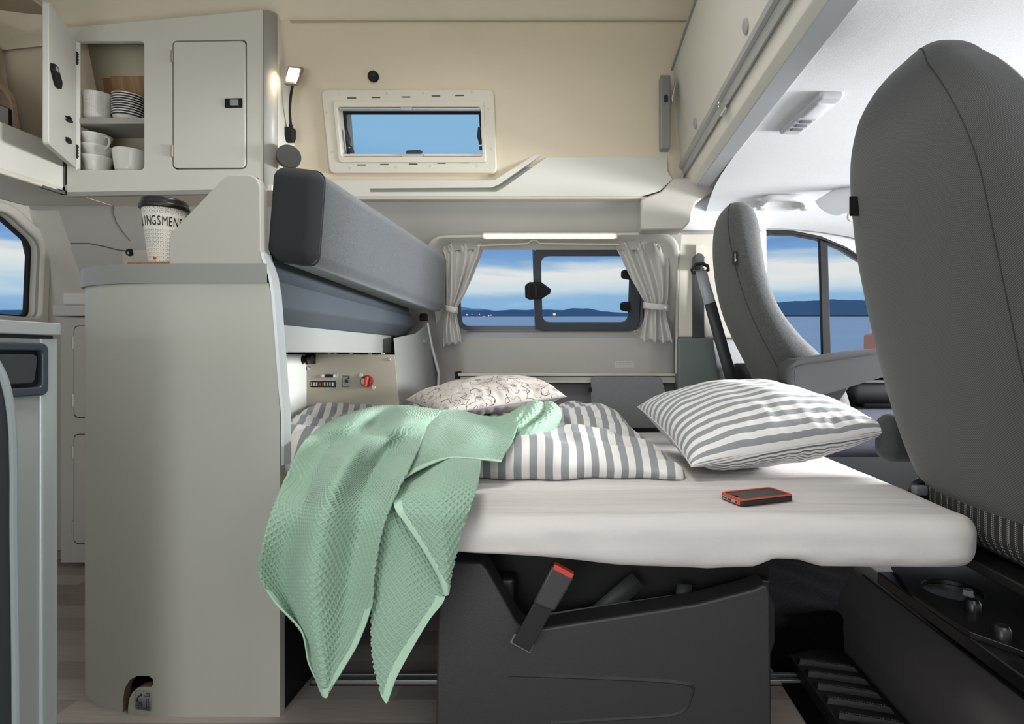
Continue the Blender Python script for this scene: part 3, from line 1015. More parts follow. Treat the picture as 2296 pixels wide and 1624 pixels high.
# ---- shelf board on the far wall with grip groove
t = thing('side_board', 'cream side board with a stepped edge and long grip groove under the roof window', 'board', P(1100, 440, 2.16), kind=None)
top = [(690, 404), (1108, 404), (1213, 338), (1225, 334), (1497, 334), (1497, 384), (1508, 402), (1480, 428), (1438, 440), (690, 441)]
mb = MB(); mb.prism(pz(top, 2.145), 2.145, 2.24)
cc = MB(); cc.prism(pz([(828, 423), (1102, 421), (1120, 413), (1216, 347), (1224, 345), (1488, 345), (1488, 352), (1226, 352), (1132, 419), (1112, 430), (828, 431)], 2.145), 2.10, 2.156)
build(mb, 'board', cream, t, cuts=[(cc, mat('grey grip groove', '#8f8e88', .5))], bevel=.0012)
mb = MB(); mb.prism(pz([(690, 441), (1450, 440), (1450, 446), (690, 447)], 2.15), 2.15, 2.24); build(mb, 'lower_lip', offw, t, bevel=.0015)
# shelf top of that board towards the wall
mb = MB(); mb.box(X(1213, 2.16), X(1497, 2.16), 2.15, 2.2, Z(338, 2.15) - .012, Z(338, 2.15) - .002); build(mb, 'shelf', cream, t)

# ---- cabin side: cross beam, bunk board, headliner
beam = [(.424, 1.478), (.458, 1.44), (.458, 1.56), (.430, 1.56)]
mb = MB(); mb.prism(rpoly([(.424, 1.480), (.437, 1.452), (.460, 1.438), (.470, 1.56), (.430, 1.56)], [.004, .01, .004, 0, 0], 4), .3, 2.22, 'xz')
struct(mb, 'trim_6', creamtrim, 'cream cross beam between living area and cab', smooth=50)
mb = MB(); mb.prism([(.459, 1.4385), (.505, 1.431), (.505, 1.56), (.468, 1.56)], .3, 2.20, 'xz')
struct(mb, 'trim_7', mat('shade grey beam soffit', '#cfd2d8', .5, .1), 'grey lower face of the cross beam')  # shade on the downward face is put into this grey
mb = MB(); mb.box(.50, .56, .3, 2.3, 1.46, 2.1); struct(mb, 'wall_right', beige, 'hidden bulkhead above the cab')

t = thing('bunk_board', 'cream folded-up bunk bed board hinged along the cross beam', 'board', (.41, 1.4, 1.48))
mb = MB()
# side profile in (Y,Z) across the sloping board
def bp(y, z):
    k = (z - 1.515) / (1.841 - 1.515)
    return Vector((.402 + (.356 - .402) * k, y, z))
edge = [(.35, 1.518), (2.215, 1.518), (2.17, 1.56), (2.15, 1.62), (2.148, 1.841), (.35, 1.841)]
A = [bp(*e) for e in edge]; B = [p + Vector((.014, 0, .001)) for p in A]
mb.loft2(A, B)
build(mb, 'panel', cream, t, bevel=.002)
mb = MB(); mb.prism([(.350, 1.838), (.374, 1.838), (.374, 1.847), (.350, 1.847)], .35, 2.148); build(mb, 'edge_trim', mat('grey edge strip', '#8b8d8c', .5), t)
mb = MB(); mb.prism([(.394, 1.523), (.396, 1.508), (.405, 1.503), (.407, 1.523)], .35, 2.225); mb.prism([(.405, 1.505), (.414, 1.484), (.424, 1.490), (.414, 1.520)], .35, 2.225)
rl = build(mb, 'hinge_rail', silverp, t, bevel=.0012)
for y in (1.58, 2.19):
    mb = MB(); mb.tube([(.418, y - .028, 1.482), (.418, y + .028, 1.482)], .0075, 12)
    h = build(mb, 'hinge', chrome, t)
    mb = MB(); mb.box(.395, .412, y - .02, y + .03, 1.49, 1.503); 
    mb2 = MB(); mb2.cyl((.399, y - .008, 1.500), .0035, -.004, 'z', 10); mb2.cyl((.404, y + .014, 1.499), .0035, -.004, 'z', 10)
    build(mb2, 'screw', zinc, h)
mb = MB()
for y in (1.31, 1.86, 2.17):
    mbb = MB(); c = bp(y, 1.56); mbb.M = Matrix.Translation(c) @ Matrix.Rotation(-PI / 2 - .14, 4, 'Y'); mbb.lathe([(0, 0), (.017, 0), (.017, .004), (.013, .006), (0, .006)], n=20); build(mbb, 'cap', mat('silver snap cap', '#a5a6a3', .4, .3), t)
mb = MB(); mb.tube([(.424, 2.205, 1.482), (.432, 2.20, 1.46), (.428, 2.19, 1.43), (.40, 2.16, 1.40)], .004, 8); build(mb, 'cord', mat('grey cord', '#9a9a96', .6), t)
# bracket at far end
t = thing('bracket', 'grey metal bracket standing on the side board at the end of the bunk board', 'bracket', P(1490, 330, 2.12))
mb = MB(); mb.prism(rrect(X(1481, 2.03), X(1503, 2.03), Z(333, 2.03), Z(168, 2.03), .004), 2.03, 2.07); build(mb, 'post', mat('grey painted metal', '#7e8080', .45, .3), t, bevel=.003)
mb = MB(); mb.prism(rrect(X(1489, 2.03), X(1497, 2.03), Z(230, 2.03), Z(214, 2.03), .006), 2.024, 2.032); build(mb, 'button', blackp, t)
mb = MB(); mb.prism(pz([(1503, 228), (1513, 186), (1513, 196), (1505, 240)], 2.03), 2.00, 2.03); build(mb, 'catch', silver, t, bevel=.001)

# cab headliner: flat, then rolling down to the door window
mb = MB()
hp = [(.3, 1.436), (1.2, 1.440), (1.8, 1.434), (1.98, 1.424), (2.08, 1.405), (2.16, 1.372), (2.22, 1.335), (2.285, 1.312)]
xs = [.505, .7, .9, 1.1, 1.3, 1.6, 1.9, 2.2]
def hx(x, y, z):
    k = max(0, x - .8); kk = max(0, (y - 1.6) / .7)
    return (x, y - .0 * k, z - .30 * k * k * kk - .02 * k)
n = len(hp)
vs = [hx(x, y, z) for x in xs for y, z in hp] + [(hx(x, y, z)[0], y + .02, hx(x, y, z)[2] + .05) for x in xs for y, z in hp]
fs = [(i * n + k, i * n + k + 1, (i + 1) * n + k + 1, (i + 1) * n + k) for i in range(len(xs) - 1) for k in range(n - 1)]
fs += [tuple(q + n * len(xs) for q in f[::-1]) for f in fs]
mb.add(vs, fs)
struct(mb, 'ceiling', headl, 'pale grey felt headliner of the cab', smooth=70, subd=1)
# trim blocks where beam, pillar and headliner meet
mb = MB(); mb.prism(rpoly(pz([(1437, 447), (1452, 440), (1482, 429), (1512, 398), (1600, 398), (1600, 430), (1560, 455), (1545, 500), (1530, 514), (1437, 515)], 2.14), .008, 3), 2.14, 2.30)
struct(mb, 'trim_8', taupe2, 'pale moulded trim block at the top of the door pillar', bevel=.008)
mb = MB(); mb.prism(rpoly(pz([(1518, 517), (1540, 455), (1600, 432), (1700, 432), (1720, 516)], 2.19), .01, 3), 2.19, 2.30)
struct(mb, 'trim_9', headl, 'grey felt corner above the driver seat', bevel=.010)
# interior lamp in headliner
t = thing('cab_lamp', 'pale grey switched interior lamp in the cab headliner', 'lamp', (.60, 1.5, 1.43))
c = P(1818, 257, 1.48)
ML = Matrix.Translation((c.x, c.y + .01, 1.4385)) @ Matrix.Rotation(math.radians(4), 4, 'Z') @ Matrix.Rotation(PI, 4, 'X')
mb = MB(ML); mb.rbox((0, 0, .006), (.064, .19 * 1.25, .022), .010, 4, (4, 8, 2)); a = build(mb, 'housing', mat('grey lamp housing', '#b9bbbf', .35), t, smooth=60)
mb = MB(ML); mb.rbox((0, .045, .016), (.042, .085, .008), .003, 2, (2, 2, 1)); build(mb, 'lens', mat('clear lens', '#dfe1e4', .15), t, smooth=50)
for k in range(3):
    mb = MB(ML); mb.rbox((0, -.02 - k * .026, .0175), (.032, .016, .006), .0025, 2, (2, 2, 1)); build(mb, 'switch', mat('dark lamp switch', '#6f7276', .3), t, smooth=50)
# grab handle
t = thing('grab_handle', 'light grey grab handle above the front door window', 'handle', P(1757, 470, 2.12))
mb = MB(); pts = [P(1706, 463, 2.14), P(1714, 452, 2.11), P(1727, 445, 2.09), P(1757, 444, 2.085), P(1786, 445, 2.09), P(1801, 450, 2.11), P(1806, 465, 2.14)]
mb.tube(smoothpath(pts, 24), .0125, 12); build(mb, 'grip', mat('light grey handle plastic', '#c9cacc', .45), t, smooth=70)
for a in (1707, 1805):
    mb = MB(); q = P(a, 462, 2.14); mb.rbox(q, (.03, .04, .03), .008, 3, (2, 2, 2)); build(mb, 'mount', mat('light grey handle plastic', '#c9cacc', .45), t, smooth=60)
# sun visor
t = thing('sun_visor', 'pale sun visor folded against the headliner beside the near seat', 'visor', P(1880, 480, 2.0))
mb = MB(); poly = rpoly([P(1832, 455, 2.04), P(1850, 478, 1.99), P(1876, 486, 1.94), P(1960, 478, 1.9), P(1960, 408, 2.02), P(1900, 412, 2.06)], .02, 4) if False else None
A = [P(1831, 455, 2.03), P(1842, 470, 2.0), P(1858, 480, 1.97), P(1876, 485, 1.95), P(1892, 481, 1.95), P(1980, 478, 1.93), P(1980, 400, 2.0), P(1905, 408, 2.05)]
B = [p + Vector((0, .02, .012)) for p in A]
mb.loft2(A, B); build(mb, 'panel', mat('white visor vinyl', '#d3d4d6', .6), t, bevel=.006)
mb = MB(); mb.tube(smoothpath([P(1903, 478, 1.93), P(1902, 490, 1.93), P(1910, 494, 1.93), P(1917, 488, 1.93)], 12), .005, 8); build(mb, 'pivot_hook', offw, t)

# ---- B pillar and seat belt
DP = 2.27
mb = MB(); mb.prism(pz([(1519, 513), (1720, 513), (1720, 760), (1519, 757)], DP), DP, DP + .08)
struct(mb, 'wall_back', mat('cream pillar plastic', '#c2beb2', .45), 'cream door pillar trim behind the driver seat', bevel=.01)
mb = MB(); mb.prism(pz([(1519, 757), (1600, 758), (1616, 860), (1640, 960), (1640, 1200), (1519, 1200)], DP - .02), DP - .02, DP + .08)
struct(mb, 'trim_10', dkgreen, 'dark grey green lower pillar trim', bevel=.012)
mb = MB(); mb.tube([P(1519, 600, DP), P(1518, 700, DP), P(1516, 838, DP)], .006, 8); struct(mb, 'trim_11', taupe, 'upright bead between wall panel and pillar')
t = thing('seat_belt', 'dark seat belt hanging from its anchor on the pillar behind the driver seat', 'seat belt', P(1600, 850, 2.2))
mb = MB(); mb.prism(rrect(X(1553, 2.262), X(1579, 2.262), Z(757, 2.262), Z(600, 2.262), .004), 2.262, 2.272); build(mb, 'slot_cover', mat('dark slot cover', '#2d3033', .6), t)
mb = MB(); mb.prism(rrect(X(1560, 2.25), X(1576, 2.25), Z(575, 2.25), Z(548, 2.25), .004), 2.25, 2.272); build(mb, 'height_adjuster', offw, t, bevel=.002)
mb = MB(); mb.prism(rpoly(pz([(1553, 600), (1556, 574), (1565, 568), (1574, 570), (1580, 578), (1580, 596), (1570, 604)], 2.23), .006), 2.22, 2.262); build(mb, 'anchor_cover', mat('grey anchor cover', '#4d4f50', .4), t, bevel=.005)
mb = MB(); mb.tube([P(a, b, 2.205) for a, b in [(1551, 606), (1560, 593), (1575, 591), (1587, 597), (1588, 605), (1580, 610), (1565, 612), (1553, 612)]], .007, 10, closed=True); build(mb, 'belt_ring', blackp, t)
def ribbon(pts, w, wdir=None):
    mb = MB(); L = []; R = []
    pts = [Vector(p) for p in pts]
    for i, p in enumerate(pts):
        tdir = (pts[min(i + 1, len(pts) - 1)] - pts[max(i - 1, 0)]).normalized()
        sd = wdir if wdir else tdir.cross(Vector((0, 1, 0))).normalized()
        L.append(p - sd * w / 2); R.append(p + sd * w / 2)
    n = len(pts)
    mb.add(L + R, [(i, i + 1, n + i + 1, n + i) for i in range(n - 1)])
    return mb
build(ribbon([P(1572, 608, 2.2), P(1580, 640, 2.17), P(1592, 680, 2.13)], .044), 'belt_webbing', weblight, t, solid=.002, label='light grey upper length of belt')
build(ribbon([P(1592, 680, 2.13), P(1610, 745, 2.12), P(1630, 815, 2.12), P(1645, 870, 2.12)], .044), 'belt_webbing', webm, t, solid=.002)

# ---- front door with its window
DD = 2.30
winpoly = [(1690, 805), (1690, 530), (1725, 519), (1780, 521), (1840, 533), (1895, 556), (1945, 588), (1995, 640), (2040, 720), (2060, 805)]
mb = MB(); mb.prism(pz([(1600, 1240), (1600, 500), (1700, 480), (2400, 480), (2500, 1240)], DD), DD, DD + .06)
cw = MB(); cw.prism(rpoly(pz(winpoly, DD), .02, 3), DD - .2, DD + .3)
up = struct(mb, 'door_1', mat('pale grey door frame lining', '#a9abad', .7), 'front door of the cab around its window', cuts=[cw])
t = thing('window_4', 'front door window with dark divider bar showing lake and mountains', 'window', P(1850, 800, DD), kind='structure')
oo = rpoly(pz(winpoly, DD), .02, 4); cxm = sum(p[0] for p in oo) / len(oo); czm = sum(p[1] for p in oo) / len(oo)
ii = [(cxm + (a - cxm) * .965, czm + (b - czm) * .94) for a, b in oo]
mb = MB(); mb.ring([(cxm + (a - cxm) * 1.02, czm + (b - czm) * 1.03) for a, b in oo], ii, DD - .008, DD + .03); build(mb, 'window_frame', blackp, t, bevel=.004)
mb = MB(); mb.prism(pz([(1838, 535), (1856, 540), (1864, 810), (1845, 810)], DD), DD + .0, DD + .02); build(mb, 'divider_bar', blackm, t, bevel=.003)
mb = MB(); mb.prism(oo, DD + .036, DD + .04); build(mb, 'pane', glassm, t)
# dark inner door card with handle and switches
t = thing('door_card', 'dark inner door panel with switches below the front door window', 'door panel', P(1900, 960, 2.2))
doorcard = mat('dark door card plastic', '#1b1c1e', .6, bump=(400, .2, .001))
mb = MB(); mb.prism(pz([(1650, 1200), (1650, 815), (2500, 815), (2500, 1200)], DD - .03), DD - .03, DD); build(mb, 'panel', doorcard, t, bevel=.008)
mb = MB(); mb.rbox(P(2100, 905, 2.25) , (.62, .05, .035), .015, 4, (4, 3, 2)); build(mb, 'armrest_ledge', doorcard, t, smooth=60)
mb = MB(); mb.rbox(P(2040, 950, 2.25) , (.5, .04, .07), .02, 4, (4, 3, 2)); build(mb, 'door_pocket', doorcard, t, smooth=60)
mb = MB(); q = P(1905, 880, 2.225); mb.rbox(q, (.075, .014, .014), .006, 3, (3, 2, 2)); build(mb, 'pull', mat('blue grey metal pull', '#5d6a7b', .25, .6), t, smooth=60)
MS = Matrix.Translation(P(1934, 869, 2.21)) @ Matrix.Rotation(-.5, 4, 'X')
mb = MB(MS); mb.prism(rrect(-.019, .019, -.016, .016, .007), -.004, .004, 'xz'); sp_ = build(mb, 'switch_plate', blackp, t, bevel=.001)
mb = MB(MS); mb.ring(rrect(-.018, .018, -.015, .015, .007), rrect(-.016, .016, -.013, .013, .006), -.0055, -.003, 'xz'); build(mb, 'chrome_ring', chrome, sp_)
mb = MB(MS); mb.box(-.010, -.005, -.0055, -.004, -.007, -.003); mb.box(-.001, .002, -.0055, -.004, -.004, .005); mb.box(.005, .010, -.0055, -.004, .002, .007); build(mb, 'symbol', whitec, sp_)
# dashboard end with air vent
t = thing('dashboard', 'black dashboard end with an air vent beside the near seat', 'dashboard', (1.25, 1.9, .55))
mb = MB(); mb.rbox((1.27, 2.19, .70), (.50, .12, .18), .05, 4, (4, 4, 3)); build(mb, 'body', blackm, t, smooth=60)
mb = MB(); q = P(1952, 838, 2.12); mb.ring(rrect(q.x - .045, q.x + .09, q.z - .035, q.z + .035, .01), rrect(q.x - .033, q.x + .08, q.z - .024, q.z + .024, .006), 2.11, 2.14); vf = build(mb, 'vent_frame', mat('dark vent frame', '#3b3c3e', .4), t, bevel=.003)
mb = MB(); mb.box(q.x - .035, q.x + .085, 2.13, 2.14, q.z - .025, q.z + .025)
for k in range(3): mb.box(q.x - .033, q.x + .08, 2.115, 2.13, q.z - .015 + k * .014, q.z - .010 + k * .014)
build(mb, 'vent_slat', blackp, vf)

# ================================================================== FRONT SEATS
def seat_back(secs, cy, e=3.2, n=64, shift=0.0):
    """loft; secs = (z, x_rear, x_front, half width)"""
    mb = MB(); vs = []; uv = []
    zs = [s[0] for s in secs]; K = 70
    arr = [np.array(s, float) for s in secs]
    rings = []
    for j in range(K + 1):
        z, xr, xf, hw = cr1(arr, j / K)
        cx_, tx = (xr + xf) / 2, max((xf - xr) / 2, .002)
        ring = []
        cyy = cy + shift * min(1, max(0, (z - 1.08) / .25)) ** 1.5
        for k in range(n):
            th = 2 * PI * k / n
            c, s_ = math.cos(th), math.sin(th)
            ring.append(Vector((cx_ + tx * math.copysign(abs(c) ** (2 / e), c), cyy + max(hw, .002) * math.copysign(abs(s_) ** (2 / e), s_), z)))
        rings.append(ring)
    for r in rings: vs += r
    fs = [(j * n + k, j * n + (k + 1) % n, (j + 1) * n + (k + 1) % n, (j + 1) * n + k) for j in range(K) for k in range(n)]
    fs += [list(range(n))[::-1], [K * n + k for k in range(n)]]
    mb.add(vs, fs)
    return mb, rings
def seat_uv(o, rings):
    """metric uv: round the ring and along the seat"""
    n = len(rings[0]); K = len(rings)
    U = [[0.0] * (n + 1) for _ in rings]; V = [[0.0] * n for _ in rings]
    for j, r in enumerate(rings):
        acc = 0
        for k in range(1, n + 1):
            acc += (r[k % n] - r[k - 1]).length; U[j][k] = acc
        h = U[j][n // 2]
        U[j] = [a - h for a in U[j]]
        if j:
            for k in range(n): V[j][k] = V[j - 1][k] + (r[k] - rings[j - 1][k]).length
    # shift so that the pattern lines up along the rear face
    me = o.data
    uvl = me.uv_layers.new(name='UVMap')
    for p in me.polygons:
        ids = [me.loops[li].vertex_index for li in p.loop_indices]
        wrap = any(i % n == 0 for i in ids) and any(i % n == n - 1 for i in ids)
        for li, i in zip(p.loop_indices, ids):
            j, k = i // n, i % n
            uvl.data[li].uv = (U[j][n if (wrap and k == 0) else k], V[j][k])
psec_ = [(.475, .83, .93, .10), (.49, .808, .955, .16), (.52, .785, .96, .205), (.58, .765, .95, .228), (.68, .738, .91, .24), (.8, .712, .86, .247), (.95, .682, .82, .250), (1.07, .662, .79, .248),
        (1.16, .652, .775, .232), (1.23, .650, .765, .205), (1.285, .656, .76, .168), (1.325, .668, .75, .128), (1.350, .684, .74, .082), (1.362, .70, .72, .025)]
t = thing('front_seat', 'large near front seat back cut by the right edge of the photo', 'seat', (.95, 1.1, .27), group='front seats')
psec = [(a + max(0, a - 1.07) * .13, b - .024, c - .024, d * 1.05) for a, b, c, d in psec_]
mb, rings = seat_back(psec, 1.09, 4.0, shift=.055)
b = build(mb, 'backrest', seatm, t, smooth=80); seat_uv(b, rings)
# seam along the rear near corner
def seam(rings, k0, k1, parent, r=.0022):
    pts = []
    m = len(rings)
    for j, rg in enumerate(rings[int(m * .03):int(m * .97)]):
        f = j / (m * .94)
        k = k0 + (k1 - k0) * f
        i = int(k) % len(rg)
        pts.append(rg[i].lerp(rg[(i + 1) % len(rg)], k - int(k)))
    mb = MB(); mb.tube(pts, r, 6); build(mb, 'piping', mat('dark seat piping', '#313131', .8), parent)
seam(rings, 39.5, 37.0, b, .0013)
mb = MB(); q = P(1912, 462, 1.27); mb.box(q.x - .006, q.x + .03, q.y, q.y + .004, q.z - .022, q.z + .022); build(mb, 'side_tag', blackp, b)
def cushfn(p):
    return p
mb = MB(); mb.rbox((1.02, 1.1, .485), (.50, .45, .14), .055, 6, (6, 6, 3)); c = build(mb, 'seat_cushion', dotm, t, smooth=80)
mb = MB(); mb.rbox((.79, 1.36, .60), (.13, .07, .115), .033, 5, (3, 2, 3)); build(mb, 'armrest', mat('charcoal armrest fabric', '#404142', .9, var=(700, .15)), t, smooth=80)
mb = MB(); mb.tube([P(2062, 1085, 1.28), P(2070, 1110, 1.26), P(2085, 1120, 1.25)], .012, 10); mb.cyl(tuple(P(2078, 1108, 1.25)), .03, .02, 'y', 20); build(mb, 'recliner_knob', blackp, t)
mb = MB(); q = P(2062, 1100, 1.24); mb.rbox(q, (.03, .02, .022), .006, 3, (2, 2, 2)); build(mb, 'recliner_lever', mat('grey lever', '#6b6e72', .4), t, smooth=60)
# seat slide, swivel plate and bolts under the near seat
t2 = thing('seat_swivel', 'black steel swivel plate with bolts under the near front seat', 'seat swivel', (.9, 1.05, .27))
steelb = mat('black painted steel', '#131314', .28)
mb = MB(); mb.box(.745, 1.2, .86, 1.36, .395, .415); build(mb, 'upper_plate', steelb, t2, bevel=.003)
mb = MB(); mb.prism(rpoly([(.70, 1.26), (.655, 1.10), (.66, .95), (.76, .80), (1.2, .80), (1.2, 1.3)], .015), .325, .335, 'xy')
cc = MB(); cc.lathe([(0, -.1), (.052, -.1), (.052, .1), (0, .1)], (.745, 1.12, .33), 30)
pl = build(mb, 'lower_plate', steelb, t2, bevel=.002, cuts=[cc])
mb = MB(); mb.lathe([(0, 0), (.05, 0), (.05, .008), (0, .008)], (.745, 1.12, .318), 30); build(mb, 'turntable', zinc, t2)
for (a, b_) in [(.722, 1.03), (.70, .93), (.79, .90)]:
    mb = MB(); mb.lathe([(0, .0), (.014, 0), (.014, .014), (.010, .020), (0, .022)], (a, b_, .335), 16); bo = build(mb, 'stud', steelb, t2)
for (a, b_, z_) in [(.735, 1.06, .350), (.80, .985, .345), (.69, 1.10, .300), (.70, .96, .285), (.77, .87, .285)]:
    mb = MB(); mb.lathe([(0, 0), (.011, 0), (.011, .002), (.009, .002), (.009, .010), (0, .011)], (a, b_, z_), 6); build(mb, 'bolt', zinc, t2)
mb = MB(); mb.box(.66, .70, .82, 1.24, .30, .325); mb.box(.75, 1.2, .82, 1.3, .29, .318); build(mb, 'slide_rail', steelb, t2, bevel=.003)
mb = MB(); mb.prism(rpoly([(.742, .235), (.742, .29), (.77, .30), (1.2, .30), (1.2, .2), (.8, .2)], .008), .80, 1.2, 'xz'); build(mb, 'bracket', steelb, t2, bevel=.004)

# seat box cover running to the door
t = thing('seat_box_cover', 'long rounded black plastic cover on the seat box by the step', 'cover', (.85, 1.1, 0))
mb = MB(); mb.prism(rpoly([(.695, 0), (.690, .10), (.700, .165), (.735, .232), (.765, .25), (1.2, .25), (1.2, 0)], [0, .05, .05, .03, .02, 0, 0], 6), .55, 1.5, 'xz'); build(mb, 'shell', mat('dark brown grey moulded plastic', '#4c494a', .5, bump=(400, .2, .001)), t, smooth=60)
mb = MB(); mb.tube([(.737, .6, .236), (.737, 1.0, .236), (.738, 1.45, .236)], .0035, 6); build(mb, 'joint', blackp, t)
# step mat with raised ribs
t = thing('entry_step', 'black rubber entry step with raised slanting ribs', 'step', (.62, 1.1, .0))
mb = MB(); mb.box(.545, .70, .6, 1.5, .0, .035)
for k in range(14):
    y0 = .72 + k * .052
    mb.add([(.552, y0, .035), (.68, y0 - .036, .035), (.68, y0 - .012, .035), (.552, y0 + .024, .035), (.556, y0 + .004, .046), (.672, y0 - .030, .046), (.672, y0 - .018, .046), (.556, y0 + .016, .046)],
           [(0, 1, 2, 3), (4, 7, 6, 5), (0, 4, 5, 1), (1, 5, 6, 2), (2, 6, 7, 3), (3, 7, 4, 0)], 1)
    for q in range(21):
        xx = .558 + q * .0052; yy = y0 + .006 - q * .0015
        mb.box(xx, xx + .0028, yy, yy + .0012, .0458, .0466, 2)
build(mb, 'tread', (mat('black rubber', '#161617', .6), mat('black rubber ribs', '#161617', .6), mat('grey dotted line', '#6c6b68', .7)), t)
# carpet mat
mb = MB(); mb.rbox((.70, 1.66, .06), (.44, .42, .12), .02, 4, (12, 12, 2), fn=lambda p: p + Vector((0, .02 * math.sin(p.x * 22), .004 * math.sin(p.x * 40 + p.y * 30))))
solo(mb, 'floor_mat', darkcar, 'black carpet mat on the cab floor under the bed end', 'mat', smooth=70)
mb = MB(); mb.box(.50, 1.9, .9, 2.3, -.002, .004); struct(mb, 'floor', darkcar, 'black carpeted cab floor')

dsec = [(.505, .78, .92, .17), (.53, .742, .93, .21), (.6, .705, .91, .23), (.71, .662, .875, .232), (.8, .620, .80, .232), (.86, .592, .735, .230), (.95, .556, .665, .222), (1.05, .528, .632, .205), (1.15, .510, .622, .178),
        (1.23, .505, .620, .150), (1.285, .512, .610, .118), (1.315, .528, .595, .078), (1.33, .548, .575, .02)]
t = thing('front_seat', 'driver seat further back against the door, with armrest', 'seat', (.85, 2.0, .3), group='front seats')
mb, rings = seat_back(dsec, 2.0)
b = build(mb, 'backrest', seatm2, t, smooth=80); seat_uv(b, rings)
seam(rings, 39.0, 38.0, b)
mb = MB(); q = P(1648, 578, 1.842); mb.box(q.x - .010, q.x + .006, q.y - .006, q.y, q.z - .024, q.z + .020); tg = build(mb, 'side_tag', blackp, b)
mb = MB(); mb.box(q.x - .003, q.x, q.y - .0068, q.y - .006, q.z - .014, q.z + .012); mb.box(q.x, q.x + .0025, q.y - .0068, q.y - .006, q.z - .012, q.z - .006); build(mb, 'print', whitec, tg)
mb = MB(); mb.rbox((.99, 1.94, .535), (.44, .32, .13), .045, 5, (6, 6, 3)); build(mb, 'seat_cushion', mat('dark blue ribbed cushion', '#3c3e4c', .9, var=(300, .2)), t, smooth=80)
mb = MB(); am = rpoly(pz([(1763, 855), (1764, 822), (1785, 806), (1970, 781), (1985, 845), (1935, 860), (1850, 886), (1795, 890)], 1.66), [.03, .03, .02, .01, .01, .03, .03, .03], 6)
mb.prism(am, 1.66, 1.745); build(mb, 'armrest', mat('charcoal armrest fabric', '#404142', .9, var=(700, .15)), t, bevel=.018, seg=5)
mb = MB(); pts = [p for p in [P(1800, 880, 1.658), P(1785, 862, 1.657), P(1782, 838, 1.657), P(1795, 820, 1.657), P(1880, 806, 1.657), P(1965, 793, 1.657)]]
mb.tube(smoothpath(pts, 30), .0015, 6); build(mb, 'piping', mat('dark seat piping', '#313131', .8), t)
mb = MB(); mb.prism(pz([(1760, 880), (1905, 868), (1868, 920), (1760, 960)], 1.76), 1.76, 1.80); build(mb, 'side_cover', blackm, t, bevel=.004)

# orange blurred vehicle outside, only its edge shows
t = thing('parked_truck', 'orange and white vehicle edge visible outside beside the near seat', 'vehicle', P(1960, 800, 9.0))
mb = MB(); D_ = 9.0; mb.prism(rpoly(pz([(1934, 943), (1937, 752), (1946, 748), (2010, 748), (2010, 943)], D_), .03), D_ - 1.2, D_); build(mb, 'cab_body', mat('orange truck paint', '#c87a5c', .4), t)
mb = MB(); mb.prism(pz([(1946, 790), (1951, 735), (2010, 730), (2010, 790)], D_ - .05), D_ - 1.25, D_ - .05); wi = build(mb, 'window_post', mat('white truck paint', '#d4d6d8', .4), t)
mb = MB(); mb.prism(pz([(1951, 775), (1954, 742), (2010, 738), (2010, 780)], D_ - .07), D_ - 1.27, D_ - 1.24); build(mb, 'windscreen', mat('dark glass', '#3e4c55', .1), wi)

# ================================================================== OVERHEAD CABINET
DC = 1.98
t = thing('wall_cabinet', 'pale overhead cabinet with one open and one closed door beside the reading lamp', 'cabinet', P(380, 432, 2.05))
zb, = (Z(432, DC),)
front = pz([(150, 432), (590, 424), (590, 22), (150, 62)], DC)
mb = MB(); mb.prism(front, DC, DC + .018)
c1 = MB(); c1.prism(rpoly(pz([(171, 381), (323, 381), (323, 92), (171, 92)], DC), [.002, .016, .016, .002], 5), DC - .05, DC + .05)
c2 = MB(); c2.prism(rpoly(pz([(386, 380), (553, 379), (553, 89), (386, 91)], DC), .018, 5), DC - .05, DC + .05)
body = build(mb, 'front_frame', cream, t, cuts=[c1, c2], bevel=.0015)
# rounded corner + side
mb = MB()
xr = X(590, DC); r_ = .032
arc = [(xr + r_ * math.sin(a), DC + r_ - r_ * math.cos(a)) for a in [PI / 2 * k / 10 for k in range(11)]]
ain = [(p[0] - (.016 if i > 5 else .0), p[1] + .018) for i, p in enumerate(arc)]
ain = [(xr + (r_ - .016) * math.sin(a), DC + r_ - (r_ - .016) * math.cos(a)) for a in [PI / 2 * k / 10 for k in range(11)]]
zl = Z(424, DC)
n = 11
vs = [(a, b, zl) for a, b in arc] + [(a, b, Z(22, DC) - .0 - (b - DC) * .9 * 0 + .0) for a, b in arc]
mb.add(vs, [(k, k + 1, n + k + 1, n + k) for k in range(n - 1)])
build(mb, 'rounded_corner', mat('grey corner profile', '#a2a19b', .4), t, solid=.003, smooth=80)
xs_ = xr + r_
mb = MB(); mb.prism([(DC + r_ - .001, zl), (Dw(zl) - .0, zl), (Dw(1.6), 1.6), (Dw(1.9), 1.9), (2.03, 2.02), (DC + r_ - .001, Z(22, DC))], xs_ - .015, xs_, 'yz')
build(mb, 'side_panel', cream, t)
mb = MB(); mb.box(X(150, DC) - .012, xs_ - .002, DC + .002, 2.2, zl - .004, zl + .016); build(mb, 'bottom_panel', offw, t, bevel=.002)
mb = MB(); mb.prism(pz([(150, 431), (590, 423), (590, 433), (150, 441)], DC), DC - .001, DC + .016); build(mb, 'lower_edge', mat('grey lower edge', '#8d8d8a', .4), t, bevel=.002)
mb = MB(); mb.box(X(345, DC), X(345, DC) + .014, DC + .018, 2.16, zl, 1.98); build(mb, 'divider', cream, t)
mb = MB(); mb.box(X(160, DC), X(345, DC), DC + .018, 2.15, Z(381, DC) - .03, Z(381, DC) - .001); build(mb, 'inner_floor', cream, t)
shz = Z(265, 1.995)
mb = MB(); mb.box(X(160, DC), X(345, DC), DC + .012, 2.13, shz - .021, shz); build(mb, 'shelf', mat('grey shelf board', '#9c9a94', .45), t, bevel=.001)
inn_m = mat('beige green inner lining', '#b3ad96', .85)  # beige green is the colour of the cabinet interior
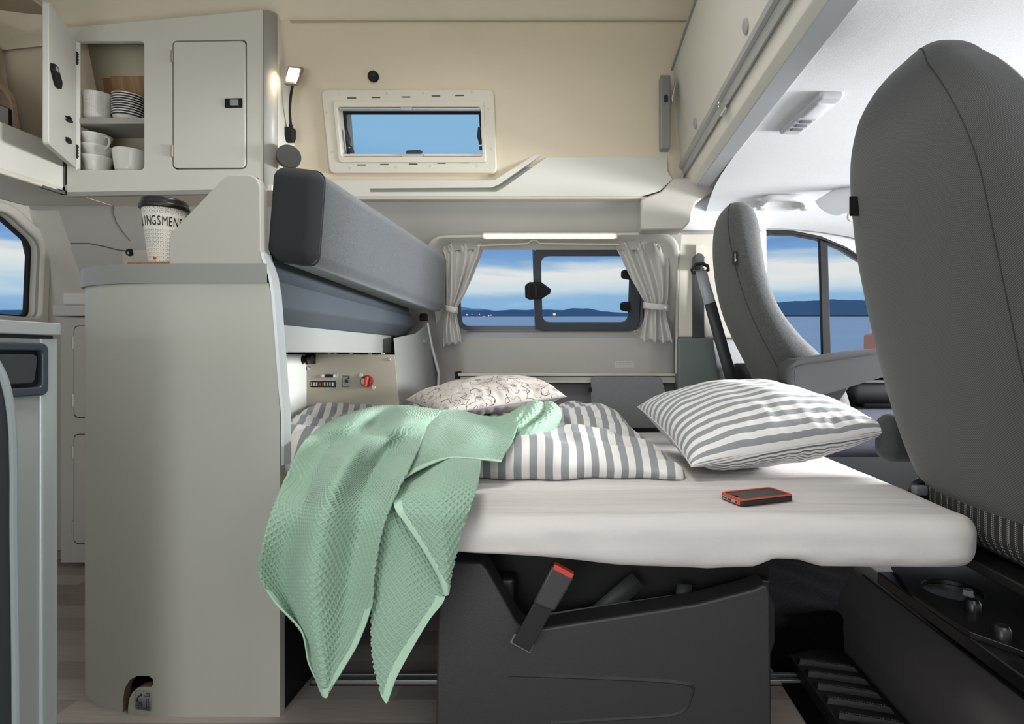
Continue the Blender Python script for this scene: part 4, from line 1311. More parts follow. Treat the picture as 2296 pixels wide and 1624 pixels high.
mb = MB()
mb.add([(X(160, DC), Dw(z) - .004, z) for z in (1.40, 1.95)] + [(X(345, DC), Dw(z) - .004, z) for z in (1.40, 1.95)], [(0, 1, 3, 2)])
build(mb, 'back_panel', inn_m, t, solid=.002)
mb = MB(); mb.box(X(386, DC) - .02, X(553, DC) + .02, DC + .06, DC + .064, Z(385, DC), Z(80, DC)); build(mb, 'inner_back', blackm, t)
# closed door
mb = MB(); mb.prism(rpoly(pz([(389, 377), (550, 376), (550, 92), (389, 94)], DC), .016, 6), DC - .001, DC + .016); door = build(mb, 'door', cream, t, bevel=.002)
mb = MB(); mb.prism(rpoly(pz([(505, 243), (544, 242), (544, 221), (505, 222)], DC), [.005, .001, .001, .005]), DC - .004, DC + .004); lt = build(mb, 'latch', blackm, door, bevel=.001)
mb = MB(); mb.prism(rpoly(pz([(518, 238), (536, 238), (536, 225), (518, 225)], DC), .001), DC - .0065, DC); build(mb, 'latch_button', mat('grey button', '#8e8f8f', .4), door)
for (a, b_) in ((115, 140), (326, 352)):
    mb = MB(); x_ = X(387, DC); mb.tube([(x_, DC - .003, Z(b_, DC)), (x_, DC - .003, Z(a, DC))], .0038, 10)
    for q in (.2, .5, .8): mb.lathe([(0, 0), (.0045, 0), (.0045, .0015), (0, .0015)], (x_, DC - .003, Z(b_, DC) + q * (Z(a, DC) - Z(b_, DC))), 10)
    build(mb, 'hinge', mat('beige nickel hinge', '#a9a294', .35, .6), door)
# open door swung towards the camera
H0, H1 = Vector((X(172, DC), DC, 0)), Vector((-1.628, 1.752, 0))
dx = (H1 - H0).normalized(); dn = Vector((dx.y, -dx.x, 0))
Md = Matrix((dx, Vector((0, 0, 1)), dx.cross(Vector((0, 0, 1))))).transposed().to_4x4(); Md.translation = H0
L_ = (H1 - H0).length
z0_, z1_ = Z(378, DC), Z(92, DC)
mb = MB(Md); mb.prism(rpoly([(0, z0_), (L_, z0_), (L_, z1_), (0, z1_)], .016, 5), 0, .016, 'xy')
od = build(mb, 'door', mat('door board light grey', '#bab9b1', .42), t, bevel=.002, label='open door swung towards the camera')
sgn = 1
# which face looks at the camera: choose normal pointing to +X
nz_ = Md.to_3x3() @ Vector((0, 0, 1))
off = .016 if nz_.x > 0 else -.0005
def dface(a0, a1, b0, b1, th): return (a0, a1, b0, b1, off, off + (th if nz_.x > 0 else -th))
def dzof(py, k): # height on the door face at fraction k from hinge
    p = H0.lerp(H1, k); return Z(py, p.y)
mb = MB(Md); zc = dzof(170, .85); f = dface(L_ * .76, L_ * .97, 0, 0, .012)
mb.prism(rpoly([(L_ * .97, zc + .028), (L_ * .86, zc + .03), (L_ * .70, zc - .004), (L_ * .74, zc - .03), (L_ * .84, zc - .028), (L_ * .97, zc + .006)], .006), f[4], f[5], 'xy'); build(mb, 'latch', blackm, od, bevel=.002)
mb = MB(Md); mb.box(L_ * .87, L_ * .95, zc + .010, zc + .022, min(f[4], f[5] + (.001 if nz_.x > 0 else -.001)), max(f[4], f[5] + (.001 if nz_.x > 0 else -.001))); build(mb, 'latch_button', mat('grey button', '#8e8f8f', .4), od)
mb = MB(Md); zc = dzof(268, .38)
mb.box(L_ * .30, L_ * .36, zc - .003, zc + .003, *sorted((off, off + (.01 if nz_.x > 0 else -.01))))
mb.box(L_ * .36, L_ * .46, zc - .007, zc - .004, *sorted((off, off + (.012 if nz_.x > 0 else -.012)))); mb.box(L_ * .36, L_ * .46, zc + .003, zc + .006, *sorted((off, off + (.012 if nz_.x > 0 else -.012)))); build(mb, 'catch', blackm, od)
mb = MB(Md); zc = dzof(315, .38); mb.box(L_ * .33, L_ * .44, zc - .007, zc + .007, *sorted((off, off + (.009 if nz_.x > 0 else -.009)))); build(mb, 'catch', blackm, od, bevel=.001)
for (a, b_) in ((118, 146), (326, 356)):
    mb = MB(); mb.tube([(H0.x + .004, DC - .004, Z(b_, DC)), (H0.x + .004, DC - .004, Z(a, DC))], .004, 10)
    for q in (.15, .38, .62, .85): mb.lathe([(0, 0), (.006, 0), (.006, .002), (0, .002)], (H0.x + .004, DC - .004, Z(b_, DC) + q * (Z(a, DC) - Z(b_, DC))), 10)
    build(mb, 'hinge', blackp, od)
# glow strip below the cabinet
mb = MB(); mb.box(X(200, DC), X(560, DC), DC + .018, DC + .030, zl - .009, zl - .0045)
solo(mb, 'under_cabinet_light', mat('dim warm light strip', '#fff0dd', .4, emit=(1, .78, .58, 1), estr=3.5), 'thin warm light strip under the overhead cabinet', 'lamp')

# crockery
def bowl(name, label, c, r, h, m, group=None, lip=.004, uv=False, foot=.55, straight=.25):
    prof = [(0, .004), (r * foot * .9, .002), (r * foot, 0), (r * (foot + .28 * (1 - straight)), h * .18), (r * .93, h * .6), (r, h), (r - lip, h), (r * .88, h * .6), (r * (foot + .15), h * .2), (0, h * .12)]
    mb = MB(); mb.lathe([tuple(p) for p in smoothpath(prof, 36)], (0, 0, 0), 48)
    o = build(mb, name, m, smooth=60)
    o.location = c
    if uv:
        l = o.data.uv_layers.new(name='UVMap')
        for p in o.data.polygons:
            for li in p.loop_indices:
                v = o.data.vertices[o.data.loops[li].vertex_index].co
                a = math.atan2(v.y, v.x)
                if p.center.x < 0 and a > 3.0 and p.center.y < 0: a -= 2 * PI
                l.data[li].uv = (a * r, v.z)
    return tag(o, label, 'bowl', group)
bowl('bowl', 'white woven-pattern bowl standing left on the upper cabinet shelf', (X(223, 2.048), 2.048, shz), .050, .098, gridbowl, uv=True, foot=.72)
gn_ = 'white bowls stacked on the upper cabinet shelf'
mb = MB(); mb.lathe(smoothpath([(0, .0), (.030, 0), (.040, .006), (.049, .018), (.0515, .022), (.0515, .0255), (.048, .0262), (.038, .012), (0, .006)], 40), (0, 0, 0), 48)
p0 = build(mb, 'plate_bowl', whitec, smooth=60)
mb = MB(); mb.ring([(.0524 * math.cos(a), .0524 * math.sin(a)) for a in np.linspace(0, 2 * PI, 49)[:-1]], [(.046 * math.cos(a), .046 * math.sin(a)) for a in np.linspace(0, 2 * PI, 49)[:-1]], .0175, .0218, 'xy')
rim0 = build(mb, 'gap_shade_ring', mat('dark gap shade', '#1f1f1f', .3), None); rim0.parent = p0  # dark ring stands for the shade in the gaps between stacked bowls
lbls = ['lowest bowl of the dark-gapped stack on the upper cabinet shelf', 'second bowl from the bottom of the dark-gapped stack', 'third bowl from the bottom of the dark-gapped stack', 'fourth bowl up in the dark-gapped stack',
        'middle bowl of the dark-gapped stack', 'fourth bowl down in the dark-gapped stack', 'third bowl from the top of the dark-gapped stack', 'second bowl from the top of the dark-gapped stack', 'topmost bowl of the dark-gapped stack beside the boards']
for k in range(9):
    if k == 0: o, c = p0, rim0
    else:
        o = p0.copy(); COL.objects.link(o); c = rim0.copy(); COL.objects.link(c); c.parent = o
    o.location = (X(291, 2.048), 2.045, shz + k * .0088)
    tag(o, lbls[k], 'bowl', gn_)
bowl('bowl', 'plain white round bowl with lid rim on the cabinet floor beside the cups', (X(293, 2.05), 2.050, Z(381, DC)), .054, .085, whitec, foot=.62)
def cup(label, c, rot, k):
    t = thing('cup', label, 'cup', c, group='white cups stacked in the open cabinet')
    M = Matrix.Translation(c) @ Matrix.Rotation(rot, 4, 'Z')
    mb = MB(M); mb.lathe(smoothpath([(0, .0), (.030, 0), (.032, .004), (.036, .018), (.0405, .040), (.050, .062), (.048, .0622), (.038, .040), (.033, .018), (.028, .008), (0, .006)], 44), (0, 0, 0), 44)
    build(mb, 'bowl', whitec, t, smooth=60)
    mb = MB(M); mb.tube(smoothpath([(.041, 0, .052), (.056, 0, .055), (.066, 0, .044), (.062, 0, .026), (.048, 0, .014), (.037, 0, .012)], 20), .0038, 8); build(mb, 'handle', whitec, t)
zc0 = Z(381, DC)
cx0 = X(218, 2.05)
cup('bottom cup of the stack, handle turned left', (cx0, 2.05, zc0), 2.9, 0)
cup('middle cup of the white stack in the cabinet', (cx0 - .004, 2.052, zc0 + .040), 1.5, 1)
cup('top cup of the stack, handle turned right', (cx0 - .006, 2.05, zc0 + .080), -.25, 2)
def lboard(name, a, b, top, th, m, label, dd):
    mb = MB(); zz0, zz1 = shz, top
    A = [Vector((a, Dw(zz0) - dd, zz0)), Vector((b, Dw(zz0) - dd, zz0)), Vector((b, Dw(zz1) - dd, zz1)), Vector((a, Dw(zz1) - dd, zz1))]
    mb.loft2(A, [p + Vector((0, th, 0)) for p in A]); return solo(mb, name, m, label, 'cutting board', group='wooden boards in the open cabinet', bevel=.002)
lboard('cutting_board', X(254, 2.08), X(352, 2.08) - .03, 1.815, .008, woodd, 'striped acacia cutting board leaning behind the bowls', .014)
lboard('cutting_board', X(236, 2.08), X(256, 2.08), 1.808, .010, woodb, 'plain brown cutting board, mostly hidden left of the striped one', .016)

# ================================================================== REAR OVERHEAD LOCKER
t = thing('rear_locker', 'open pale rear locker with a lip board above the tailgate window', 'locker', (-1.9, 1.8, 1.37))
mb = MB(); mb.box(-1.80, -1.785, 1.2, DC - .006, 1.378, 1.523); build(mb, 'lip_board', cream, t, bevel=.002)
mb = MB(); mb.box(-2.11, -1.786, 1.2, 2.18, 1.373, 1.385); build(mb, 'bottom_panel', taupe2, t)
mb = MB(); mb.tube([(-1.792, 1.2, 1.370), (-1.792, 1.95, 1.370)], .007, 8); build(mb, 'edge_bead', offw, t)
mb = MB(); mb.box(-1.797, -1.786, DC - .008, DC + .01, 1.36, 1.53); mb.box(-1.80, -1.785, 1.90, 1.985, 1.360, 1.368); build(mb, 'joint_strip', mat('dark grey joint', '#55534f', .6), t)
mb = MB(); mb.add([(-2.11, 1.2, 1.38), (-2.11, 2.18, 1.38), (-2.05, 1.2, 1.89), (-2.05, 2.02, 1.89)], [(0, 1, 3, 2)]); build(mb, 'back_lining', beige, t, solid=.01)
mb = MB(); mb.prism([(1.2, 1.975), (1.97, 1.975), (1.97, 1.985), (1.2, 1.985)], -2.03, -1.80, 'yz') ; build(mb, 'seam_strip', mat('beige piping', '#a89c86', .9), t)
def tray(label, x, y0, y1, z0, z1, wd, grp):
    t = thing('wooden_tray', label, 'tray', (x, (y0 + y1) / 2, z0), group=grp)
    M = Matrix.Translation((x, 0, z0)) @ Matrix.Rotation(math.radians(-8), 4, 'Y') @ Matrix.Translation((-x, 0, -z0))
    mb = MB(M); mb.ring(rrect(y0, y1, z0, z1, .055, 8), rrect(y0 + .022, y1 - .022, z0 + .022, z1 - .022, .038, 8), x, x + wd, 'yz'); build(mb, 'rim', woodp, t, bevel=.004)
    mb = MB(M); mb.prism(rrect(y0 + .012, y1 - .012, z0 + .012, z1 - .012, .045, 8), x + .002, x + .008, 'yz'); build(mb, 'base', mat('dark grey tray base', '#3f4447', .5), t)
tray('light wood-rimmed tray with dark base, nearer one in the rear locker', -1.918, 1.45, 1.935, 1.382, 1.70, .05, 'wooden trays in the rear locker')
tray('light wood-rimmed tray behind the other in the rear locker', -1.975, 1.47, 1.975, 1.382, 1.765, .045, 'wooden trays in the rear locker')
mb = MB(); mb.box(-1.852, -1.845, 1.45, 1.845, 1.382, 1.60)
solo(mb, 'grey_folder', mat('pale grey card', '#a6a4a0', .6), 'pale grey flat folder leaning against the wooden tray', 'folder', bevel=.002)
mb = MB(); mb.box(-1.860, -1.850, 1.40, 1.862, 1.382, 1.605)
solo(mb, 'black_tablet', blackp, 'black tablet edge behind the grey folder in the rear locker', 'tablet', bevel=.003)

# ================================================================== READING LAMP AND SPEAKER DISC
xs_ = xs_
t = thing('reading_lamp', 'lit gooseneck reading lamp on the side of the overhead cabinet', 'lamp', (xs_ + .012, 2.13, 1.56))
mb = MB(); mb.prism(rpoly([(2.062, Z(287, 2.08)), (2.098, Z(287, 2.08)), (2.098, Z(308, 2.08)), (2.086, Z(320, 2.08)), (2.074, Z(320, 2.08)), (2.062, Z(308, 2.08))], .006), xs_, xs_ + .026, 'yz'); build(mb, 'base', blackm, t, bevel=.003)
n0, n1 = P(653, 289, 2.07), P(657, 186, 2.025)
mb = MB(); mb.tube(smoothpath([n0, P(651, 270, 2.065), P(650, 245, 2.05), P(652, 215, 2.04), n1], 24), [.0075 if i < 4 else .0045 for i in range(25)], 10); build(mb, 'gooseneck', blackm, t)
hq = P(659, 170, 2.02)
Mh = Matrix.Translation(hq) @ Matrix.Rotation(math.radians(8), 4, 'Y') @ Matrix.Rotation(math.radians(-14), 4, 'X') @ Matrix.Rotation(math.radians(-6), 4, 'Z')
mb = MB(Mh); s_ = 2.02 / F
mb.prism(rpoly([(-15 * s_, -24 * s_), (14 * s_, -24 * s_), (18 * s_, 22 * s_), (-18 * s_, 22 * s_)], .004), -.006, .006); build(mb, 'lamp_head', mat('pale bronze lamp head', '#8d8176', .35, .5), t, bevel=.002)
mb = MB(Mh); mb.prism(rpoly([(-11 * s_, -18 * s_), (10 * s_, -18 * s_), (13 * s_, 16 * s_), (-13 * s_, 16 * s_)], .003), -.0085, -.005); build(mb, 'led_face', warmhead, t)
lt_ = bpy.data.lights.new('reading_lamp_glow', 'AREA'); lt_.size = .03; lt_.energy = .45; lt_.color = (1, .78, .52)
lo = bpy.data.objects.new('reading_lamp_glow', lt_); lo.location = Mh @ Vector((0, -.016, 0)); lo.rotation_euler = Vector((-.1, -.12, -1)).to_track_quat('-Z', 'Y').to_euler(); COL.objects.link(lo); lo.parent = t; lo.matrix_parent_inverse = Matrix.Translation(-Vector(t.location))
t = thing('round_speaker', 'dark round disc on the cabinet side behind the bench cushion', 'speaker', P(648, 370, 2.0))
Ms_ = Matrix.Translation(P(647, 352, 1.99)) @ Matrix.Rotation(math.radians(32), 4, 'Z')
mb = MB(Ms_); mb.lathe([(0, -.012), (.036, -.012), (.040, -.008), (.040, .010), (.036, .014), (0, .014)], n=36, axis='y'); build(mb, 'disc', mat('warm black plastic', '#2c2622', .45), t, smooth=40)
mb = MB(Ms_); mb.lathe([(.037, -.0135), (.039, -.0135), (.039, -.011), (.037, -.011)], n=36, axis='y'); build(mb, 'rim', blackp, t)

# ================================================================== KITCHEN END UNIT WITH CURVED PANEL
D1 = 1.25
t = thing('kitchen_cabinet', 'tall grey end cabinet with curved front panel and dark-banded worktop', 'cabinet', (-.92, 1.35, 0))
path = [(X(628, D1), D1), (-.915, D1), (-1.00, 1.262), (-1.08, 1.288), (-1.145, 1.326), (-1.180, 1.368), (-1.196, 1.42), (-1.20, 1.50), (-1.20, 1.70), (-1.20, 2.3)]
crv = [(X(628, D1) - .263 * k / 12, D1) for k in range(12)] + smoothpath(path[1:], 60)
inn_ = []
for i, p in enumerate(crv):
    a, b = Vector(crv[max(i - 1, 0)]), Vector(crv[min(i + 1, len(crv) - 1)])
    d = (b - a).normalized(); nrm = Vector((d.y, -d.x))
    if nrm.dot(Vector((-.8, 1.9)) - Vector(p)) < 0: nrm = -nrm
    if i < 12: nrm = Vector((0, 1))
    inn_.append(tuple(Vector(p) + nrm * .02))
ZT = Z(635, D1)
mb = MB(); mb.prism(crv + inn_[::-1], .0, ZT, 'xy')
slot = rpoly(pz([(277, 1640), (278, 1570), (284, 1540), (298, 1520), (316, 1510), (345, 1508), (355, 1514), (356, 1526), (350, 1532), (334, 1532), (318, 1536), (304, 1548), (296, 1562), (293, 1580), (293, 1640)], 1.268), [0, .01, .01, .01, .01, .004, .006, .006, .004, .008, .01, .01, .01, .01, 0], 4)
cs_ = MB(); cs_.prism(slot, 1.15, 1.36)
cs2 = MB(); cs2.prism(pz([(601, 600), (601, 632), (608, 660), (616, 760), (624, 870), (628, 930), (640, 930), (660, 600)], D1), D1 - .1, D1 + .1)
cpanel = build(mb, 'curved_panel', greylam, t, smooth=50, cuts=[(cs_, plycut), cs2])
mb = MB(); mb.box(-.668, -.655, D1 + .021, 1.6, 0, .375); build(mb, 'inner_panel', blackm, t)
mb = MB(); mb.box(-1.17, -.93, 1.36, 1.9, 0.0, .3); build(mb, 'dark_interior', blackm, t)
# worktop
wo_ = [(X(600, D1) + .002, D1 - .006), (-.915, D1 - .006), (-1.00, 1.256), (-1.083, 1.282), (-1.150, 1.321), (-1.187, 1.365), (-1.203, 1.42), (-1.207, 1.50), (-1.207, 2.3)]
wc = smoothpath(wo_[1:], 50)
mb = MB(); mb.prism([wo_[0]] + wc + [(-.73, 2.3), (-.71, 1.30)], ZT, .9998, 'xy'); build(mb, 'worktop', bandm, t, smooth=50, bevel=.0015)
mb = MB(); mb.prism(rpoly(pz([(378, 592), (378, 541), (384, 520), (500, 398), (514, 391), (556, 391), (574, 398), (582, 420), (583, 560), (591, 592)], D1), [0, .012, .02, .02, .012, .015, .015, .02, .01, 0], 5), D1 + .002, D1 + .032)
wg = build(mb, 'side_wing', wingm, t, bevel=.002)
mb = MB(); mb.tube([P(a, b, D1 + .016) for a, b in [(575, 400), (583, 425), (584, 500), (584, 560)]], .0045, 8); build(mb, 'edge_strip', mat('dark grey edge strip', '#4f5150', .5), wg)
mb = MB()
ed = [(584, 566), (587, 580), (592, 592), (601, 618), (608, 660), (616, 760), (624, 870), (630, 930), (630, 1045)]
A_ = [P(a, b, D1 - .002) for a, b in ed]
L_a = A_; 
vs = []
for p in A_: vs += [p + Vector((0, 0, 0)), p + Vector((.0045, .004, 0)), p + Vector((.0045, .036, 0)), p + Vector((-.002, .036, 0))]
fs = [(i * 4 + k, i * 4 + (k + 1) % 4, (i + 1) * 4 + (k + 1) % 4, (i + 1) * 4 + k) for i in range(len(A_) - 1) for k in range(4)]
fs += [(0, 1, 2, 3), tuple(len(A_) * 4 - 4 + k for k in range(4))]
mb.add(vs, fs); build(mb, 'edge_profile', mat('pale silver edge profile', '#c3c7c8', .3, .3), t, smooth=40)
# cup on its board
mb = MB(); mb.prism(rrect(X(276, 1.285), -.90, 1.292, 1.47, .01), 1.0, 1.0125, 'xy')
solo(mb, 'cork_board', cork, 'brown board lying on the worktop under the paper cup', 'board', bevel=.003)
cl = Vector((X(369, 1.352), 1.352, 1.0126))
t = thing('paper_cup', 'cream paper cup with heart pattern, lettering and black lid', 'cup', cl)
hh = .136; rb, rt = .0315, .0455
mb = MB(Matrix.Translation(cl)); mb.lathe([(0, .002), (rb, 0), (rb + .0005, .002)] + [(rb + (rt - rb) * k / 24, .002 + (hh - .002) * k / 24) for k in range(1, 25)] + [(0, hh)], n=72)
o = build(mb, 'cup_body', cupm, t, smooth=50)
l = o.data.uv_layers.new(name='UVMap')
for p in o.data.polygons:
    ca = math.atan2(p.center.y - cl.y, p.center.x - cl.x)
    for li in p.loop_indices:
        v = o.data.vertices[o.data.loops[li].vertex_index].co
        a = math.atan2(v.y - cl.y, v.x - cl.x)
        if a - ca > PI: a -= 2 * PI
        if ca - a > PI: a += 2 * PI
        l.data[li].uv = (a * .0393, v.z - cl.z)
mb = MB(Matrix.Translation(cl)); mb.lathe(smoothpath([(.0475, hh - .006), (.0505, hh - .004), (.0510, hh + .003), (.0490, hh + .0045), (.0485, hh + .010), (.0470, hh + .016), (.0440, hh + .0185), (.0425, hh + .0185), (.0410, hh + .014), (0, hh + .014)], 40), n=72)
build(mb, 'lid', lidm, t, smooth=50)
# lettering wrapped round the cup
def text_mesh(s, size):
    cu = bpy.data.curves.new('txt', 'FONT'); cu.body = s; cu.size = size; cu.resolution_u = 3
    ob = bpy.data.objects.new('txt', cu); COL.objects.link(ob)
    dg = bpy.context.evaluated_depsgraph_get(); dg.update()
    me = bpy.data.meshes.new_from_object(ob.evaluated_get(dg)); bpy.data.objects.remove(ob)
    return me
mb = MB()
word = 'LIEBLINGSMENSCH'
for i, ch in enumerate(word):
    me = text_mesh(ch, .0255)
    xs2 = [v.co.x for v in me.vertices]; wmid = (min(xs2) + max(xs2)) / 2
    a0 = math.radians(-90 - 18 + (i - 5.4) * 15.2)
    vs = []
    for v in me.vertices:
        zz = .0880 + v.co.y * 1.22
        rr = rb + (rt - rb) * zz / hh + .0007
        a = a0 + (v.co.x - wmid) * .62 / rr
        vs.append((cl.x + rr * math.cos(a), cl.y + rr * math.sin(a), cl.z + zz))
    mb.add(vs, [list(p.vertices) for p in me.polygons])
build(mb, 'lettering', mat('black print', '#1c1b1a', .7), t, solid=.0004)
mb = MB(); hp_ = [((16 * math.sin(a) ** 3) / 32 * .0075, (13 * math.cos(a) - 5 * math.cos(2 * a) - 2 * math.cos(3 * a) - math.cos(4 * a)) / 32 * .0075) for a in np.linspace(0, 2 * PI, 25)[:-1]]
vs = []
for a, b in hp_:
    zz = .0115 + b; rr = rb + (rt - rb) * zz / hh + .0007; an = math.radians(-90 + 2) + a / rr; vs.append((cl.x + rr * math.cos(an), cl.y + rr * math.sin(an), cl.z + zz))
mb.add(vs, [list(range(24))]); build(mb, 'red_heart', red, t, solid=.0004)

# tap sticker on the curved panel
t = thing('tap_sticker', 'small grey sticker with tap symbols and curved arrow near the floor', 'sticker', P(322, 1590, 1.26))
def on_curve(px, py):
    # where the line of sight meets the curved panel
    pp = sorted((CX + F * c[0] / c[1], c[1]) for c in crv[:60])
    y_ = float(np.interp(px, [q[0] for q in pp], [q[1] for q in pp]))
    return P(px, py, y_ - .0016)
def strip2(pts, w, mb, closed=False):
    pts = [Vector((a, b)) for a, b in pts]
    for a, b in zip(pts, pts[1:]):
        d = (b - a)
        if d.length < 1e-6: continue
        d.normalize(); nn_ = Vector((-d.y, d.x)) * w / 2
        q = [a - nn_ - d * w * .3, b - nn_ + d * w * .3, b + nn_ + d * w * .3, a + nn_ - d * w * .3]
        vv = [on_curve(*p) + Vector((0, -.0012, 0)) for p in q]
        mb.add(vv, [(0, 1, 2, 3)])
mb = MB()
G = 16
for i in range(G + 1):
    a = 304 + (338 - 304) * i / G
    mb.v.append(on_curve(a, 1549 + 5 * i / G)); mb.v.append(on_curve(a, 1590 + 5 * i / G))
for i in range(G): mb.f.append([2 * i, 2 * i + 2, 2 * i + 3, 2 * i + 1]); mb.mi.append(0)
stk = build(mb, 'label_plate', mat('silver grey sticker', '#84858a', .45), t, solid=.0008)
mb = MB()
strip2([(308, 1571), (309, 1566), (312, 1561), (317, 1558)], 2.6, mb)
vv = [on_curve(*p) + Vector((0, -.0012, 0)) for p in [(316, 1554), (321, 1558), (317, 1562)]]; mb.add(vv, [(0, 1, 2)])
vv = [on_curve(*p) + Vector((0, -.0012, 0)) for p in [(304.8, 1569), (311.5, 1571), (307.5, 1575)]]; mb.add(vv, [(0, 1, 2)])
for ox, oy in ((324, 1556), (306, 1576)):
    strip2([(ox, oy + 8), (ox, oy + 4), (ox + 2, oy + 2), (ox + 11, oy + 2)], .9, mb); strip2([(ox + 3, oy + 6), (ox + 3, oy + 5), (ox + 11, oy + 5)], .9, mb); strip2([(ox + 12, oy), (ox + 12, oy + 7)], 1.4, mb); strip2([(ox + 5, oy - 1), (ox + 11, oy - 1)], 1.4, mb); strip2([(ox + 8, oy - 1), (ox + 8, oy + 2)], 1.2, mb)
strip2([(329, 1588), (330, 1568), (332, 1567), (334, 1568), (333, 1588)], .9, mb); strip2([(328, 1590), (330, 1587), (334, 1588), (334, 1592), (330, 1593), (328, 1590)], .9, mb); strip2([(312, 1590), (313, 1586), (316, 1586), (328, 1590)], .9, mb)
build(mb, 'symbol', mat('sticker print', '#2a2a2c', .6), stk, solid=.0003)

# ================================================================== REAR CABINET AND NEAR LEFT COUNTER
t = thing('rear_cabinet', 'narrow strip of grey cabinet seen between the two kitchen units', 'cabinet', (-1.6, 2.2, .17))
DR = 2.12
mb = MB(); mb.box(X(136, DR), -1.23, DR, 2.34, Z(1262, DR), Z(712, DR)); build(mb, 'body', mat('warm grey laminate', '#9d9994', .45), t, bevel=.001)
mb = MB(); mb.prism(rpoly([(X(118, DR), DR - .01), (-1.22, DR - .01), (-1.22, 2.34), (X(118, DR), 2.34)], [.02, 0, 0, .0]), Z(709, DR), Z(685, DR), 'xy'); build(mb, 'worktop', mat('grey worktop', '#a29f9b', .4), t, bevel=.002)
mb = MB(); mb.prism(rpoly([(X(136, DR), DR), (-1.22, DR), (-1.22, 2.3), (X(136, DR), 2.3)], [.02, 0, 0, 0]), Z(685, DR), Z(656, DR), 'xy'); build(mb, 'raised_lid', mat('pale grey lid', '#b4b0ab', .35), t, bevel=.008)
for (a, b_) in ((755, 783), (884, 912), (1000, 1028), (1168, 1196)):
    mb = MB(); mb.tube([(X(166, DR), DR - .002, Z(b_, DR)), (X(166, DR), DR - .002, Z(a, DR))], .005, 8); build(mb, 'hinge', mat('grey nickel hinge', '#8f8b86', .35, .5), t)
for (a, b_) in ((732, 935), (975, 1218)):
    mb = MB(); mb.prism(rpoly(pz([(168, b_), (240, b_), (240, a), (168, a)], DR), .02), DR - .004, DR); build(mb, 'door', mat('warm grey laminate', '#9d9994', .45), t, bevel=.002)
    mb = MB(); mb.ring(rpoly(pz([(166.5, b_ + 2), (241, b_ + 2), (241, a - 2), (166.5, a - 2)], DR), .02), rpoly(pz([(168, b_), (240, b_), (240, a), (168, a)], DR), .02), DR - .002, DR + .001); build(mb, 'door_gap', mat('dark door gap', '#3b3836', .8), t)
mb = MB(); mb.box(-2.10, -1.21, 2.33, 2.36, 0, Z(1262, DR) + .02); build(mb, 'plinth', floorm, t)

XK = -.862
t = thing('kitchen_counter', 'near left kitchen counter end with silver grey worktop and rounded post', 'counter', (-1.05, .8, 0))
y1 = XK * F / (97 - CX)
zt, zu = Z(717, XK * F / (0 - CX)), Z(748, XK * F / (0 - CX))
mb = MB(); mb.prism(rpoly([(XK + .004, .4), (XK + .004, y1 + .042), (-1.3, y1 + .042), (-1.3, .4)], [0, .028, 0, 0], 8), zu, zt, 'xy'); build(mb, 'worktop', gloss, t, bevel=.002, smooth=50)
mb = MB(); mb.box(-1.28, XK - .006, .4, y1 + .003, 0, zu - .006); body_ = build(mb, 'body', counterf, t, bevel=.001)
mb = MB(); mb.box(-1.29, XK - .012, .4, y1 + .03, zu - .008, zu); build(mb, 'shadow_gap', mat('dark grey gap', '#3a3d40', .6), t)
mb = MB(); mb.prism(rpoly([(XK - .035, y1), (XK - .001, y1 - .002), (XK - .001, y1 + .036), (-1.28, y1 + .036), (-1.28, y1 + .02)], [0, .004, .028, 0, 0], 8), 0, zu - .006, 'xy'); build(mb, 'corner_post', mat('silver rounded post', '#b3bbbd', .3, .25), t, smooth=50)
# black framed vent with flap on the aisle face
ya, yb = .55, XK * F / (102 - CX)
zA, zB = Z(770, yb), Z(886, yb)
mb = MB(); mb.ring(rrect(ya, yb, zB, zA, .012, 6), rrect(ya + .01, yb - .010, zB + .014, zA - .012, .008, 6), XK - .006, XK + .006, 'yz'); vf = build(mb, 'vent_frame', mat('blue grey plastic frame', '#39404a', .35), t, bevel=.003)
mb = MB(); mb.box(XK - .012, XK - .003, ya, yb - .004, zB + .004, zA - .004); build(mb, 'recess', blackm, vf)
mb = MB(); mb.prism(rpoly([(ya + .02, zB + .022), (yb - .022, zB + .020), (yb - .016, zA - .018), (ya + .02, zA - .018)], .010, 6), XK - .004, XK + .004, 'yz'); build(mb, 'flap', mat('dark slate plastic flap', '#363b3f', .4), vf, bevel=.002)

# near left upholstered edge cut by the frame
t = thing('door_edge_trim', 'dark curved out-of-focus trim at the lower left edge of the photo', 'trim', (-.66, .62, 0))
De = .62
outl_ = [(-120, 800), (-12, 812), (6, 850), (18, 900), (25, 960), (28, 1060), (28, 1200), (31, 1400), (33, 1624), (34, 2430), (-120, 2430)]
mb = MB(); mb.prism(rpoly(pz(outl_, De), [0, .01, .01, .01, .01, .01, .01, .01, .01, 0, 0], 4), De - .05, De); build(mb, 'core', mat('dark slate soft trim', '#2a2f35', .6), t, bevel=.008)
mb = MB(); mb.tube(smoothpath([P(a + 2, b, De) for a, b in outl_[1:-1]], 50), .004, 8); build(mb, 'piping', mat('pale grey piping', '#8b9396', .5), t)

